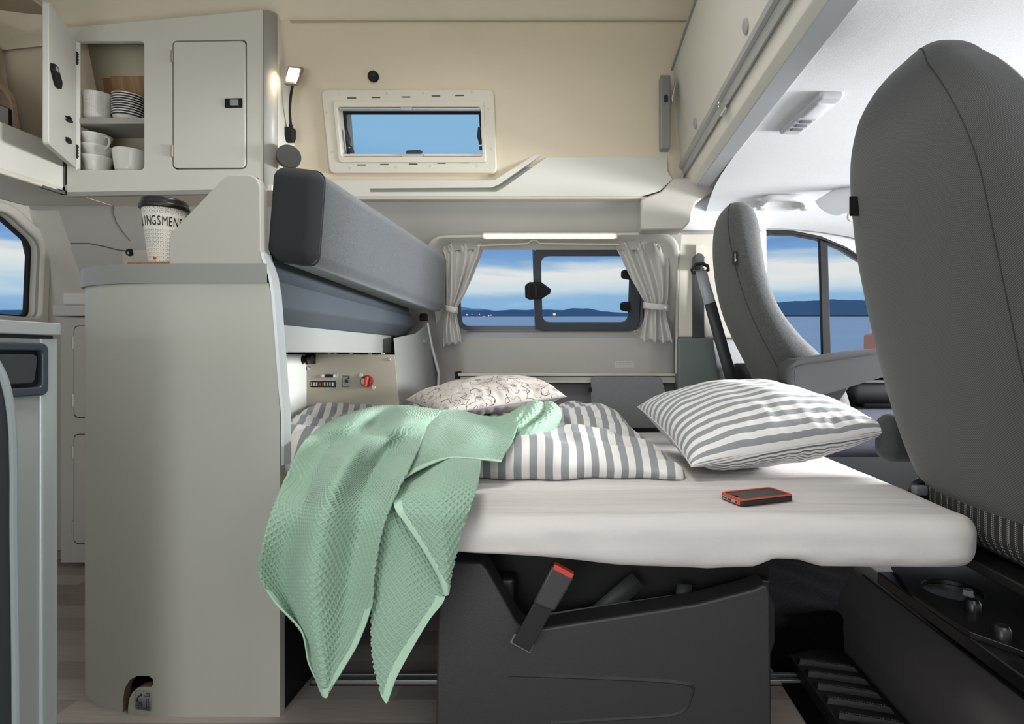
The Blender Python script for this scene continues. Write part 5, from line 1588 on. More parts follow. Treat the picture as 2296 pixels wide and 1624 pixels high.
# ================================================================== BENCH
t = thing('bench_seat', 'grey upholstered bench with raised backrest cushion and black side cover', 'bench', (0, 1.6, 0))
nearq = [P(588, 578, 1.275), P(700, 594, 1.275), P(716, 376, 1.275), P(604, 364, 1.275)]
farq = [P(905, 690, 2.235), P(1001, 704, 2.235), P(1006, 572, 2.235), P(925, 566, 2.235)]
farq = [p + Vector((-.02 if i in (0, 3) else 0, 0, 0)) for i, p in enumerate(farq)]
def cush(p):
    # p in unit box (-1..1, 0..1, -1..1)
    u, w_, v = (p.x + 1) / 2, p.y, (p.z + 1) / 2
    def bl(q): return q[0] * (1 - u) * (1 - v) + q[1] * u * (1 - v) + q[2] * u * v + q[3] * (1 - u) * v
    return bl(nearq) * (1 - w_) + bl(farq) * w_
mbx = MB(); mbx.rbox((0, 0, 0), (.125, .96, .215), .030, 6, (4, 24, 6), fn=lambda p: cush(Vector((p.x / .0625, (p.y + .48) / .96, p.z / .1075))))
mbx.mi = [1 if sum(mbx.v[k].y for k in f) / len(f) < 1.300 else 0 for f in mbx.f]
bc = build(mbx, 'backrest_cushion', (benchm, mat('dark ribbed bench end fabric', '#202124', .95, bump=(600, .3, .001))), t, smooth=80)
def cush_loop(yy, sc):
    pts = []
    for a, b in rrect(-.0625 * sc, .0625 * sc, -.1075 * sc, .1075 * sc, .030, 6): pts.append(cush(Vector((a / .0625, yy, b / .1075))))
    return pts
mb = MB(); mb.tube(cush_loop(.030, 1.0), .0018, 6, closed=True); build(mb, 'piping', mat('bench piping', '#1f2022', .8), bc)
# back shell
def sh(dx, y): return [Vector((a + dx, y, b)) for a, b in [(-.700, 1.03), (-.700, 1.006), (-.686, .978), (-.677, .966), (-.673, .908), (-.705, .868), (-.80, .868), (-.80, 1.03)]]
mb = MB(); A, B = sh(0, 1.272), [p + Vector((.045, 0, -.022 if i in (2, 3) else 0)) for i, p in enumerate(sh(0, 2.2))]
mb.loft2(A, B); build(mb, 'back_shell', charcoal, t, bevel=.005, smooth=22)
mb = MB(); mb.box(-.80, -.672, 1.272, 2.07, .806, .868); build(mb, 'metal_strip', mat('satin aluminium strip', '#c0c3bf', .38, .55), t, bevel=.001)
mb = MB(); mb.box(-.69, -.668, 2.07, 2.09, .80, .87); build(mb, 'bracket', blackm, t)
for k, (a, b_) in enumerate([(722, 636), (748, 644), (792, 660)]):
    D_ = [1.62, 1.70, 1.86][k]
    c_ = P(a, b_, D_)
    Mb_ = Matrix.Translation(c_) @ Matrix.Rotation(math.radians(28), 4, 'Y') @ Matrix.Rotation(math.radians(18), 4, 'Z')
    mb = MB(Mb_); mb.rbox((0, 0, 0), (.062, .05, .026), .009, 3, (3, 3, 2)); bk = build(mb, 'belt_buckle', blackp, t, smooth=60)
    if k:
        mb = MB(Mb_); mb.rbox((.012, -.0, -.014), (.050, .044, .004), .0018, 2, (2, 2, 1)); build(mb, 'tongue', mat('dark chrome', '#8f9294', .2, .8), bk, smooth=60)
        mb = MB(Mb_)
        for q in range(5): mb.box(-.008 + q * .006, -.006 + q * .006, -.0265, -.0245, -.008, .010)
        build(mb, 'rib', mat('grey ribs', '#6a6c6e', .4), bk)
mb = MB(); c_ = P(845, 750, 1.99); mb.rbox(c_, (.03, .02, .008), .003, 2, (2, 2, 1)); build(mb, 'clip', chrome, t, smooth=60)
mb = MB(); c_ = P(950, 712, 2.22); mb.rbox(c_, (.03, .02, .03), .006, 2, (2, 2, 2)); build(mb, 'pivot', blackm, t, smooth=60)
# seat cushion under the duvet and bed box
mb = MB(); mb.rbox((-.715, 1.79, .445), (.41, .92, .115), .02, 4, (3, 6, 2)); build(mb, 'seat_cushion', benchside, t, smooth=70)
mb = MB(); mb.box(-.64, .5, 1.25, 2.30, .375, .385); build(mb, 'seat_pan', blackm, t)
# black side cover
DB = 1.12
sc_ = pz([(976, 1707), (979, 1430), (986, 1310), (1000, 1268), (1012, 1261), (1078, 1263), (1092, 1278), (1158, 1396), (1172, 1408), (1200, 1412), (1560, 1356), (1690, 1322), (1712, 1312), (1722, 1316), (1728, 1340), (1731, 1707)], DB)
mb = MB(); mb.prism(rpoly(sc_, [0, .02, .02, .012, .01, .01, .015, .015, .012, .015, .02, .01, .006, .006, .01, 0], 5), DB, DB + .06)
cc = MB(); cc.prism(rpoly(pz([(1147, 1420), (1156, 1384), (1200, 1392), (1190, 1440)], DB), .003), DB - .02, DB + .1)
cov = build(mb, 'side_cover', blackg, t, bevel=.010, seg=4, cuts=None)
mb = MB(); e1 = rpoly(pz([(1142, 1503), (1572, 1520), (1536, 1600), (1250, 1618), (1245, 1680), (1142, 1680)], DB), .012, 4)
mb = MB()
def ridge2(pts, w, h):
    P_ = [Vector(p) for p in pz(pts, DB)]
    L1, R1, T1 = [], [], []
    for i, p in enumerate(P_):
        d = (P_[min(i + 1, len(P_) - 1)] - P_[max(i - 1, 0)]).normalized(); nn_ = Vector((-d.y, d.x)) * w
        L1.append((p.x + nn_.x, DB + .002, p.y + nn_.y)); R1.append((p.x - nn_.x, DB + .002, p.y - nn_.y)); T1.append((p.x, DB - h, p.y))
    n = len(P_); mb.add(L1 + T1 + R1, [(i, i + 1, n + i + 1, n + i) for i in range(n - 1)] + [(n + i, n + i + 1, 2 * n + i + 1, 2 * n + i) for i in range(n - 1)])
ridge2(smoothpath([(1140, 1514), (1300, 1519), (1460, 1526), (1540, 1534), (1555, 1545)], 20), .006, .004)
ridge2(smoothpath([(1555, 1545), (1548, 1570), (1535, 1592), (1500, 1605), (1400, 1612), (1235, 1622)], 20), .005, .003)
build(mb, 'embossed_rib', blackg, cov, smooth=80)
mb = MB(); mb.prism(rpoly(pz([(1697, 1300), (1727, 1303), (1727, 1340), (1738, 1360), (1738, 1440), (1728, 1470), (1728, 1707), (1700, 1707)], DB + .07), .003), DB + .07, DB + .10); build(mb, 'corner_bracket', mat('black sheet metal', '#242527', .35), t, bevel=.003)
mb = MB(); mb.box(X(1000, 1.2), X(1725, 1.22), 1.22, 1.24, .02, .368); build(mb, 'inner_wall', blackm, t)
mb = MB(); mb.box(X(990, 1.18), X(1000, 1.18) + .01, 1.18, 2.2, 0, .37); build(mb, 'inner_side', blackm, t)
mb = MB(); mb.tube([P(1158, 1390, 1.175), P(1300, 1368, 1.18), P(1505, 1338, 1.19)], .003, 6); build(mb, 'wire', zinc, t)
for pts, w_ in (([P(1430, 1300, 1.19), P(1320, 1395, 1.18)], .040), ([P(1535, 1310, 1.19), P(1528, 1370, 1.185)], .032)):
    build(ribbon(pts, w_), 'strap', mat('black strap', '#26292a', .6), t, solid=.003)
mb = MB(); mb.rbox(P(1120, 1335, 1.2), (.07, .05, .09), .01, 3, (2, 2, 2), fn=None); build(mb, 'inner_bracket', blackp, t, smooth=60)
# buckle in front
t = thing('seat_belt_buckle', 'black seat belt buckle with red top standing up from the bench cover', 'buckle', P(1190, 1440, 1.09))
DK = 1.085
ax_ = (P(1272, 1260, DK) - P(1180, 1430, DK)).normalized(); rt_ = Vector((ax_.z, 0, -ax_.x))
Mk = Matrix((rt_, Vector((0, 1, 0)), ax_)).transposed().to_4x4(); Mk.translation = P(1238, 1322, DK)
mb = MB(Mk); mb.prism([(-.022, -.035), (.022, -.030), (.0245, .045), (-.0245, .045)], -.016, .016); bk = build(mb, 'housing', mat('graphite buckle plastic', '#353537', .4), t, bevel=.005)
mb = MB(Mk); mb.box(-.021, .021, -.0165, .000, .040, .0505); build(mb, 'release_button', redb, t, bevel=.002)
mb = MB(Mk); mb.box(-.022, .022, .004, .012, .0445, .0475); build(mb, 'tongue_slot', blackp, t)
mb = MB(Mk); mb.box(-.019, .019, -.003, .003, -.125, -.030); build(mb, 'strap', blackp, t, bevel=.001)
mb = MB(Mk); mb.box(-.022, .021, .004, .008, -.130, -.11); build(mb, 'anchor_plate', mat('dark chrome', '#8f9294', .2, .8), t)

# floor rails under the bench
t = thing('floor_rail', 'silver seat rail let into the floor under the bed', 'rail', (0, 1.385, 0))
mb = MB(); mb.box(-.64, 1.0, 1.372, 1.384, 0, .010); mb.box(-.64, 1.0, 1.396, 1.404, 0, .012); build(mb, 'rail', silver, t, bevel=.001)
mb = MB(); mb.box(-.64, 1.0, 1.366, 1.410, 0, .003); build(mb, 'groove', blackp, t)
mb = MB(); mb.box(-.275, -.22, 1.376, 1.402, .003, .018); build(mb, 'end_stop', silverp, t, bevel=.002)

# ================================================================== ELECTRICAL PANEL
DE = 1.96
t = thing('electrical_panel', 'beige panel with fuses, small display and red knob below the bench back', 'panel', P(790, 920, DE))
mb = MB(); mb.prism(pz([(683, 1010), (683, 816), (700, 816), (704, 812), (704, 793), (884, 796), (905, 1010)], DE), DE, DE + .015)
holes = MB(); holes.prism(rpoly(pz([(694, 869), (754, 869), (754, 855), (694, 855)], DE), .003), DE - .02, DE + .03)
h2 = MB(); h2.prism(rpoly(pz([(766, 868), (784, 868), (784, 843), (766, 843)], DE), .003), DE - .02, DE + .03)
build(mb, 'plate', mat('beige painted sheet', '#b0a999', .5), t, cuts=[holes, h2])
mb = MB(); mb.box(X(690, DE), X(790, DE), DE + .012, DE + .03, Z(875, DE), Z(838, DE)); build(mb, 'recess', blackm, t)
mb = MB(); mb.box(X(696, DE), X(752, DE), DE + .004, DE + .014, Z(867, DE), Z(857, DE)); fb = build(mb, 'fuse_block', mat('dark grey fuse block', '#4a4a4c', .5), t)
for k, cf in enumerate(['#a39080', '#b9bab5', '#b9bab5', '#b3322c', '#a8ab3c', '#c9a877', '#7fa3d8', '#dfe3ea']):
    xx = [698, 704, 710, 717, 728, 734, 740, 746][k]
    mb = MB(); mb.box(X(xx - 1.6, DE), X(xx + 1.6, DE), DE - .001, DE + .006, Z(866, DE), Z(857.5, DE)); build(mb, 'fuse', mat('fuse ' + cf, cf, .35), fb)
mb = MB(); mb.box(X(722, DE), X(757, DE), DE - .003, DE, Z(847, DE), Z(839, DE)); a = build(mb, 'fuse_bracket', mat('pale metal bracket', '#b5bac0', .35, .5), t)
mb = MB(); mb.box(X(731, DE), X(747, DE), DE - .006, DE - .003, Z(846.5, DE), Z(839.5, DE)); build(mb, 'strip_fuse', blackm, a)
for xx in (726, 752):
    mb = MB(); mb.cyl((X(xx, DE), DE - .006, Z(843, DE)), .005, .003, 'y', 14); build(mb, 'screw', zinc, a)
mb = MB(); mb.box(X(767, DE), X(783, DE), DE + .003, DE + .012, Z(867, DE), Z(844.5, DE)); a = build(mb, 'display', mat('grey display', '#a2a19c', .3), t)
mb = MB(); mb.box(X(772, DE), X(780, DE), DE + .002, DE + .004, Z(859, DE), Z(852, DE)); mb.box(X(779, DE), X(783, DE), DE + .002, DE + .004, Z(850, DE), Z(847, DE)); mb.box(X(773.5, DE), X(778, DE), DE + .002, DE + .004, Z(851.5, DE), Z(850, DE)); build(mb, 'symbol', mat('display symbol', '#3d3e3f', .5), a)
c_ = P(824, 855, DE)
mb = MB(); mb.lathe([(0, .002), (.0205, .002), (.0205, -.010), (.018, -.016), (0, -.016)], c_, 32, 'y'); kb = build(mb, 'switch_knob', mat('dark red knob', '#7c1f1a', .35), t, smooth=50)
Mk2 = Matrix.Translation(c_) @ Matrix.Rotation(math.radians(12), 4, 'Y')
mb = MB(Mk2); mb.rbox((.003, -.020, 0), (.010, .016, .036), .004, 3, (2, 2, 3)); build(mb, 'grip', redb, kb, smooth=60)
mb = MB(); mb.prism([(c_.x - .009 + .0065 * math.cos(a), c_.z + .010 * math.sin(a)) for a in np.linspace(0, 2 * PI, 20)[:-1]], c_.y - .0185, c_.y - .016); build(mb, 'battery_label', mat('pale label', '#c5c7c2', .5), kb)
mb = MB(); mb.box(c_.x + .013, c_.x + .017, c_.y - .0175, c_.y - .016, c_.z - .006, c_.z + .001); build(mb, 'green_mark', mat('green mark', '#1f7a3c', .5), kb)
for (a, b_) in ((810, 842), (838, 869)):
    mb = MB(); mb.cyl((X(a, DE), DE - .003, Z(b_, DE)), .0062, .003, 'y', 18); build(mb, 'white_cap', mat('white cap', '#d8d8d4', .4), t)
for (a, b_) in ((693, 826), (872, 806)):
    mb = MB(); mb.lathe([(0, 0), (.0065, 0), (.0065, -.002), (.004, -.004), (0, -.004)], (X(a, DE), DE, Z(b_, DE)), 18, 'y'); build(mb, 'screw', zinc, t)
for a in (709, 739, 752, 787, 830, 858):
    mb = MB(); mb.rbox(P(a, 793.5, DE - .004), (.012, .006, .005), .002, 2, (1, 1, 1)); build(mb, 'edge_clip', zinc, t)
# pale cabinet side left of it and hose
mb = MB(); mb.box(-.95, -.93, 1.3, DE + .01, .45, .80); solo(mb, 'cabinet_side', mat('white painted side board', '#cfd1cb', .5), 'white side board left of the electrical panel', 'board')
t = thing('corrugated_hose', 'black corrugated hose end left of the electrical panel', 'hose', P(660, 815, 1.93))
mb = MB(); pts = []; rs = []
for k in range(81):
    f_ = k / 80; pts.append(P(600 + 92 * f_, 806, 1.93)); rs.append(.0115 + .0012 * math.sin(k * 2.2))
mb.tube(pts, rs, 12); build(mb, 'hose', blackm, t)
mb = MB(); mb.tube([P(692, 806, 1.93), P(700, 806, 1.93)], .0145, 14); build(mb, 'collar', blackp, t)
mb = MB(); mb.box(X(640, 1.95), X(705, 1.95), 1.95, 1.97, Z(816, 1.95), Z(792, 1.95)); build(mb, 'cutout', blackm, t)
mb = MB(); mb.tube([P(650 + 4 * math.sin(a), 806, 1.93) + Vector((0, .013 * math.sin(a), .013 * math.cos(a))) for a in np.linspace(0, 2 * PI, 17)[:-1]], .0012, 6, closed=True); build(mb, 'cable_tie', silverp, t)
# wheel box side panel running to the wall
t = thing('wheel_box_panel', 'grey side panel with pale edge between bench back and curtained wall', 'panel', P(940, 900, 2.1))
A = [P(882, 758, 1.965), P(930, 748, 2.12), P(958, 726, 2.24), P(968, 780, 2.25), P(984, 838, 2.27), P(980, 900, 2.27), P(990, 1000, 2.27), P(905, 1000, 1.965)]
B = [p + Vector((-.004, .014, 0)) for p in A]
mb = MB(); mb.loft2(A, B); build(mb, 'panel', mat('grey panel lacquer', '#8f908d', .4), t, bevel=.002)
E = [P(958, 724, 2.235), P(968, 778, 2.245), P(984, 838, 2.262), P(980, 905, 2.262)]
mb = MB(); mb.tube(E, .006, 8); build(mb, 'edge_profile', mat('pale silver edge profile', '#c3c7c8', .3, .3), t)
for a, b_, D_ in ((949, 766, 2.18), (893, 814, 2.0)):
    mb = MB(); q = P(a, b_, D_); mb.lathe([(0, -.004), (.007, -.004), (.0095, 0), (.0095, .02), (0, .02)], q, 18, 'y'); build(mb, 'cap', mat('grey cap', '#9a9b98', .4), t)

# ================================================================== BED
def ridged(p): return 1 - abs(noise.noise(p)) * 2
ZM = .50
def matt(p):
    x_, y_, z_ = p
    # underside height and drape of the fitted sheet
    px = CX + x_ * F / 1.04
    low = interp([500, 1015, 1200, 1400, 1590, 1700, 1740, 1800, 1850, 2150, 2400], [.448, .438, .425, .405, .398, .402, .418, .415, .402, .402, .405], px)
    if z_ < .45:
        k = (.45 - z_) / .05
        z_ = .45 - k * (.45 - low)
    fr = max(0, 1 - (y_ - 1.02) / .05)
    y_ += .012 * math.sin(x_ * 5) * fr + noise.noise(Vector((x_ * 9, z_ * 14, 1))) * .006 * fr
    w_ = max(0, .47 - z_) / .07
    y_ += w_ * fr * (noise.noise(Vector((x_ * 26, z_ * 8, 4))) * .007)
    if z_ > .49: z_ += noise.noise(Vector((x_ * 4, y_ * 4, 2))) * .0025
    # soft creases on the drop
    y_ += fr * .0022 * math.sin(x_ * 60 + z_ * 90 + 3 * noise.noise(Vector((x_ * 6, z_ * 9, 7)))) * max(0, noise.noise(Vector((x_ * 5, 3, z_ * 5))) + .15)
    if z_ > .49: z_ += .0016 * ridged(Vector((x_ * 3.5 + y_ * 2, y_ * 14, 1))) * (1 - abs(x_ - .4))
    # rounded right end
    if x_ > .66: y_ += ((x_ - .66) / .07) ** 2 * .02 * fr
    return Vector((x_, y_, z_))
mb = MB(); mb.rbox((.128, 1.62, .45), (1.256, 1.18, .10), .038, 6, (110, 60, 6), fn=matt)
solo(mb, 'mattress', sheetm, 'thin mattress with fitted pale grey sheet across the seats', 'mattress', smooth=179)

# duvet
def ridged(p): return 1 - abs(noise.noise(p)) * 2
def emap(t, e): # clustered parameter near both ends
    return t
def duvet_h(x_, y_):
    h = .075
    h += .045 * math.exp(-((y_ - 2.0) / .22) ** 2) * (1 if x_ < .1 else max(0, 1 - (x_ - .1) / .12))
    h += .030 * math.exp(-((y_ - 1.50) / .10) ** 2 - ((x_ - .02) / .2) ** 2)
    h += .035 * math.exp(-((y_ - 1.42) / .10) ** 2 - ((x_ + .70) / .2) ** 2)
    h -= .025 * math.exp(-((y_ - 1.70) / .05) ** 2) * (1 if x_ < 0 else max(0, 1 - x_ / .25))
    h += .020 * noise.noise(Vector((x_ * 6, y_ * 6, 0))) + .010 * ridged(Vector((x_ * 8 + y_ * 5, y_ * 13 - x_ * 4, 5))) * .8
    h += .010 * noise.noise(Vector((x_ * 16, y_ * 9, 9)))
    if x_ > .0: h -= .035 * min(1, (x_ - .0) / .24)
    return h
NU, NV = 260, 190
vs, uv = [], []
def dparam(t):
    # dense close to 0 and 1
    return .5 - .5 * math.cos(PI * t)
for j in range(NV + 1):
    v = dparam(j / NV)
    for i in range(NU + 1):
        u = dparam(i / NU)
        xa, xb = -.925, .255 - .06 * v + .012 * math.sin(v * 17) + .008 * math.sin(v * 41)
        x_ = xa + (xb - xa) * u
        yn = interp([-.95, -.65, -.45, -.25, .3], [1.315, 1.315, 1.32, 1.35, 1.36], x_) + .010 * math.sin(x_ * 19) + .006 * math.sin(x_ * 47)
        yf = 2.27
        y_ = yn + (yf - yn) * v
        def ed(t, L, e):
            q = min(t * L / e, 1); return math.sqrt(max(0, 1 - (1 - q) ** 2))
        E_ = ed(v, .9, .055) * ed(1 - u, .9, .07) * ed(u, .9, .03)
        zb_ = .502
        z_ = zb_ + E_ * duvet_h(x_, y_)
        # bulge out over the edge
        y_ -= .018 * math.sin(min(1, E_) * PI) * (1 - min(v / .12, 1))
        vs.append((x_, y_, z_))
        uv.append((x_ + .010 * noise.noise(Vector((x_ * 5, y_ * 7, 3))) + .02 * noise.noise(Vector((x_ * 2, y_ * 3, 8))) + (.35 * max(0, y_ - 1.75) * (1 if x_ < -.1 else .3)), y_))
mb = MB(); mb.add(vs, [(j * (NU + 1) + i, j * (NU + 1) + i + 1, (j + 1) * (NU + 1) + i + 1, (j + 1) * (NU + 1) + i) for j in range(NV) for i in range(NU)])
o = build(mb, 'duvet', duvetm, smooth=179)
l = o.data.uv_layers.new(name='UVMap')
for lp in o.data.loops: l.data[lp.index].uv = uv[lp.vertex_index]
q_ = o.modifiers.new('solid', 'SOLIDIFY'); q_.thickness = .004
recentre(o); tag(o, 'crumpled duvet in grey and white striped cover on the bed', 'duvet')

# pillows
def pillow(name, label, quad, ht, hb, mtop, mbot, seedv, group, uvfn, n=90, wr=.008, piping=None):
    A_, B_, C_, D_ = [Vector(p) for p in quad]     # far-left, near-left, near-right, far-right
    nrm = ((C_ - B_).cross(A_ - B_)).normalized()
    if nrm.z < 0: nrm = -nrm
    lw, lh = (C_ - B_).length, (A_ - B_).length
    vs, uvs, mi, fs = [], [], [], []
    def pt(i, j, side):
        u, v = math.sin((i / n - .5) * PI), math.sin((j / n - .5) * PI)   # -1..1 clustered
        su, sv = u * (1 - .055 * (1 - v * v) ** 1), v * (1 - .055 * (1 - u * u) ** 1)
        a, b = (su + 1) / 2, (sv + 1) / 2
        base = (B_ * (1 - a) + C_ * a) * (1 - b) + (A_ * (1 - a) + D_ * a) * b
        f_ = max(0, (1 - u ** 2)) ** .5 * max(0, (1 - v ** 2)) ** .5
        f_ = f_ ** .95
        f_ = 0 if f_ < 1e-6 else f_
        h = (ht if side > 0 else -hb) * f_
        ew = math.sin(u * 20 + seedv) * (1 - abs(v)) * 0
        w1 = noise.noise(Vector((u * 3 + seedv, v * 3, side))) * wr * 1.2 + ridged(Vector((u * 7 + seedv, v * 2.2, side * 3))) * wr * .9 * (1 - abs(u)) ** .3 * abs(v) ** 2
        w1 += ridged(Vector((u * 2.2, v * 7 + seedv, side * 3 + 5))) * wr * .8 * abs(u) ** 2
        h += w1 * min(1, f_ * 3)
        return base + nrm * h, (a, b)
    arcu, arcv = {}, {}
    for side in (1, -1):
        ru = [pt(i, n // 2, side)[0] for i in range(n + 1)]; rv = [pt(n // 2, j, side)[0] for j in range(n + 1)]
        arcu[side] = np.cumsum([0] + [(q2 - q1).length for q1, q2 in zip(ru, ru[1:])]); arcv[side] = np.cumsum([0] + [(q2 - q1).length for q1, q2 in zip(rv, rv[1:])])
    for side in (1, -1):
        o_ = len(vs)
        for j in range(n + 1):
            for i in range(n + 1):
                p, q = pt(i, j, side); vs.append(p)
                uvs.append(uvfn(arcu[side][i], arcv[side][j], q[0], q[1]))
        for j in range(n):
            for i in range(n):
                f = (o_ + j * (n + 1) + i, o_ + j * (n + 1) + i + 1, o_ + (j + 1) * (n + 1) + i + 1, o_ + (j + 1) * (n + 1) + i)
                fs.append(f if side > 0 else f[::-1]); mi.append(0 if side > 0 else 1)
    t = thing(name, label, 'pillow', (B_ + C_) / 2, group=group)
    for k, (nm, m_) in enumerate((('front_cover', mtop), ('back_cover', mbot))):
        mb = MB(); N1 = (n + 1) ** 2
        mb.add(vs[k * N1:(k + 1) * N1], [tuple(i - k * N1 for i in f) for f, q in zip(fs, mi) if q == k])
        o = build(mb, nm, m_, t, smooth=179)
        l = o.data.uv_layers.new(name='UVMap')
        for lp in o.data.loops: l.data[lp.index].uv = uvs[k * N1 + lp.vertex_index]
    loop = [pt(i, 0, 1)[0] for i in range(0, n, 2)] + [pt(n, j, 1)[0] for j in range(0, n, 2)] + [pt(n - i, n, 1)[0] for i in range(0, n, 2)] + [pt(0, n - j, 1)[0] for j in range(0, n, 2)]
    mb = MB(); mb.tube(loop, .0022, 6, closed=True); build(mb, 'piping', piping, t)
    return t
gw = mat('white seam piping', '#c8c6c3', .6)
pillow('pillow', 'big striped pillow leaning at the right end of the bed', [(.205, 1.86, .628), (.272, 1.325, .538), (.755, 1.345, .618), (.645, 1.775, .666)],   .108, .100, pillm, pillm2, 2.0, 'pillows on the bed',
       lambda au, av, a, b: (av + .012 * math.sin(a * 3) + .006, au), wr=.007, piping=gw)
pillow('pillow', 'cream pillow with ink-drawn flowers lying behind the green blanket', [(-.60, 1.99, .640), (-.385, 1.63, .628), (-.028, 1.72, .672), (-.13, 2.10, .685)], .072, .045, floralm, mat('grey lilac cotton', '#a39c9c', .8, bump=(800, .2, .0006)), 6.0, 'pillows on the bed',
       lambda au, av, a, b: (au, av), wr=.006, piping=mat('grey lilac cotton', '#a39c9c', .8))

# phone
t = thing('smartphone', 'smartphone in a black and orange bumper case lying on the bed', 'phone', (.372, 1.162, ZM))
Mp = Matrix.Translation((.372, 1.162, ZM + .0085)) @ Matrix.Rotation(math.radians(21), 4, 'Z')
mb = MB(Mp); mb.prism(rrect(-.064, .064, -.036, .036, .010, 6), -.0065, .0055, 'xy'); build(mb, 'case', blackp, t, bevel=.002)
mb = MB(Mp); mb.ring(rrect(-.0635, .0635, -.0355, .0355, .010, 6), rrect(-.059, .059, -.031, .031, .008, 6), .0045, .0072, 'xy'); mb.prism(rrect(-.0655, -.060, -.030, .030, .002), -.005, .006, 'xy'); build(mb, 'orange_rim', orange, t, bevel=.0008)
scr = mat('dark glossy phone screen', '#26252c', .08)  # one plain dark gloss, no pattern drawn on it
g = NG(scr); x, y, z, v = g.xyz('Object')
mb = MB(Mp); mb.prism(rrect(-.058, .058, -.030, .030, .006, 5), .004, .0052, 'xy'); build(mb, 'screen', scr, t)
mb = MB(Mp); mb.cyl((-.052, 0, .0052), .0055, .0003, 'z', 20); build(mb, 'home_button', mat('dark ring', '#3a3940', .3), t)
mb = MB(Mp); mb.prism(rrect(-.0662, -.0655, -.026, .026, .001), -.003, .003, 'xy'); fp = build(mb, 'port_bar', silver, t)
mb = MB(Mp)
for a, b in ((-.023, -.018), (-.004, .005)): mb.box(-.0668, -.066, a, b, -.0018, .0018)
for k in range(5): mb.box(-.0668, -.066, .010 + k * .003, .0115 + k * .003, -.001, .001)
build(mb, 'port', blackp, fp)

# ---- green blanket
def patch(ctrl, nu, nv, cell, hem=(), rot=PI / 4, amp=.0027, hemw=.016):
    C = np.array([[list(P(*p)) for p in row] for row in ctrl])       # rows x cols x 3
    R, K = C.shape[:2]
    def basis(n, N_):
        M_ = np.zeros((N_ + 1, n))
        for q in range(N_ + 1):
            s = min(max(q / N_ * (n - 1), 0), n - 1 - 1e-9); i = int(s); f = s - i
            w4 = [.5 * (-f + 2 * f * f - f ** 3), .5 * (2 - 5 * f * f + 3 * f ** 3), .5 * (f + 4 * f * f - 3 * f ** 3), .5 * (-f * f + f ** 3)]
            for k, w_ in zip((i - 1, i, i + 1, i + 2), w4): M_[q, min(max(k, 0), n - 1)] += w_
        return M_
    Bv, Bu = basis(R, nv), basis(K, nu)
    S_ = np.einsum('vr,rkc,uk->vuc', Bv, C, Bu)
    du = np.gradient(S_, axis=1); dv = np.gradient(S_, axis=0)
    nr = np.cross(du, dv); ln = np.linalg.norm(nr, axis=2, keepdims=True); ln[ln < 1e-12] = 1
    nr = nr / ln
    nr = nr * (-1 if (nr[..., 1] - .3 * nr[..., 2]).mean() > 0 else 1)
    # metric coordinates from averaged arc lengths
    lu = np.linalg.norm(du, axis=2); lv = np.linalg.norm(dv, axis=2)
    U = np.cumsum(lu, axis=1); U = U - U[:, :1]
    U = U - U[:, -1:] * .5
    Vv = np.cumsum(lv.mean(axis=1))[:, None] * np.ones((1, nu + 1))
    a = (U * math.cos(rot) + Vv * math.sin(rot)) / cell; b = (-U * math.sin(rot) + Vv * math.cos(rot)) / cell
    ra = np.abs(np.cos(np.pi * a)) ** 10; rb_ = np.abs(np.cos(np.pi * b)) ** 10
    h = np.maximum(ra, rb_)
    mask = np.ones_like(h)
    W = U[:, -1:] - U[:, :1]
    tt = Vv[-1, 0]
    hemmask = np.zeros_like(h)
    for e in hem:
        d = {'L': U - U[:, :1], 'R': U[:, -1:] - U, 'B': tt - Vv, 'T': Vv}[e if isinstance(e, str) else e[0]]
        m_ = d < hemw
        if not isinstance(e, str): # only between v fractions
            vv = np.linspace(0, 1, nv + 1)[:, None]; m_ = m_ & (vv >= e[1]) & (vv <= e[2])
        hemmask = np.maximum(hemmask, m_)
    h = np.where(hemmask > 0, .75, h)
    S2 = S_ + nr * (h[..., None] * amp)
    return S2, hemmask
BL = thing('blanket', 'mint green waffle-weave blanket thrown over the duvet and hanging down the bed', 'blanket', (-.35, 1.1, .2))
o_ = -.012
rowsA = [
 [(798, 924, 1.60), (835, 915, 1.66), (875, 911, 1.66), (925, 913, 1.64), (990, 922, 1.6)],
 [(735, 950, 1.45), (790, 950, 1.36), (845, 957, 1.46), (900, 952, 1.34), (958, 962, 1.43)],
 [(680, 993, 1.26), (742, 1003, 1.29), (800, 1004, 1.15), (868, 1012, 1.29), (938, 1008, 1.18)],
 [(648, 1055, 1.12), (706, 1068, 1.14), (758, 1072, 1.00), (832, 1075, 1.13), (912, 1064, 1.01)],
 [(618, 1125, 1.04), (682, 1138, 1.03), (730, 1142, .950), (812, 1140, 1.02), (878, 1132, .97)],
 [(592, 1205, .99), (655, 1215, 1.01), (712, 1215, .935), (798, 1214, .995), (855, 1203, .955)],
 [(579, 1285, .98), (640, 1300, 1.01), (700, 1300, .930), (782, 1300, .985), (840, 1290, .955)],
 [(612, 1350, .98), (655, 1373, 1.005), (705, 1383, .945), (772, 1385, .98), (834, 1362, .955)],
 [(672, 1415, .98), (692, 1437, .995), (716, 1452, .95), (758, 1455, .97), (806, 1440, .955)],
 [(690, 1488, .975), (704, 1500, .98), (722, 1507, .955), (744, 1502, .965), (775, 1495, .955)],
 [(718, 1548, .97), (724, 1556, .97), (731, 1562, .965), (737, 1558, .965), (746, 1542, .96)]]
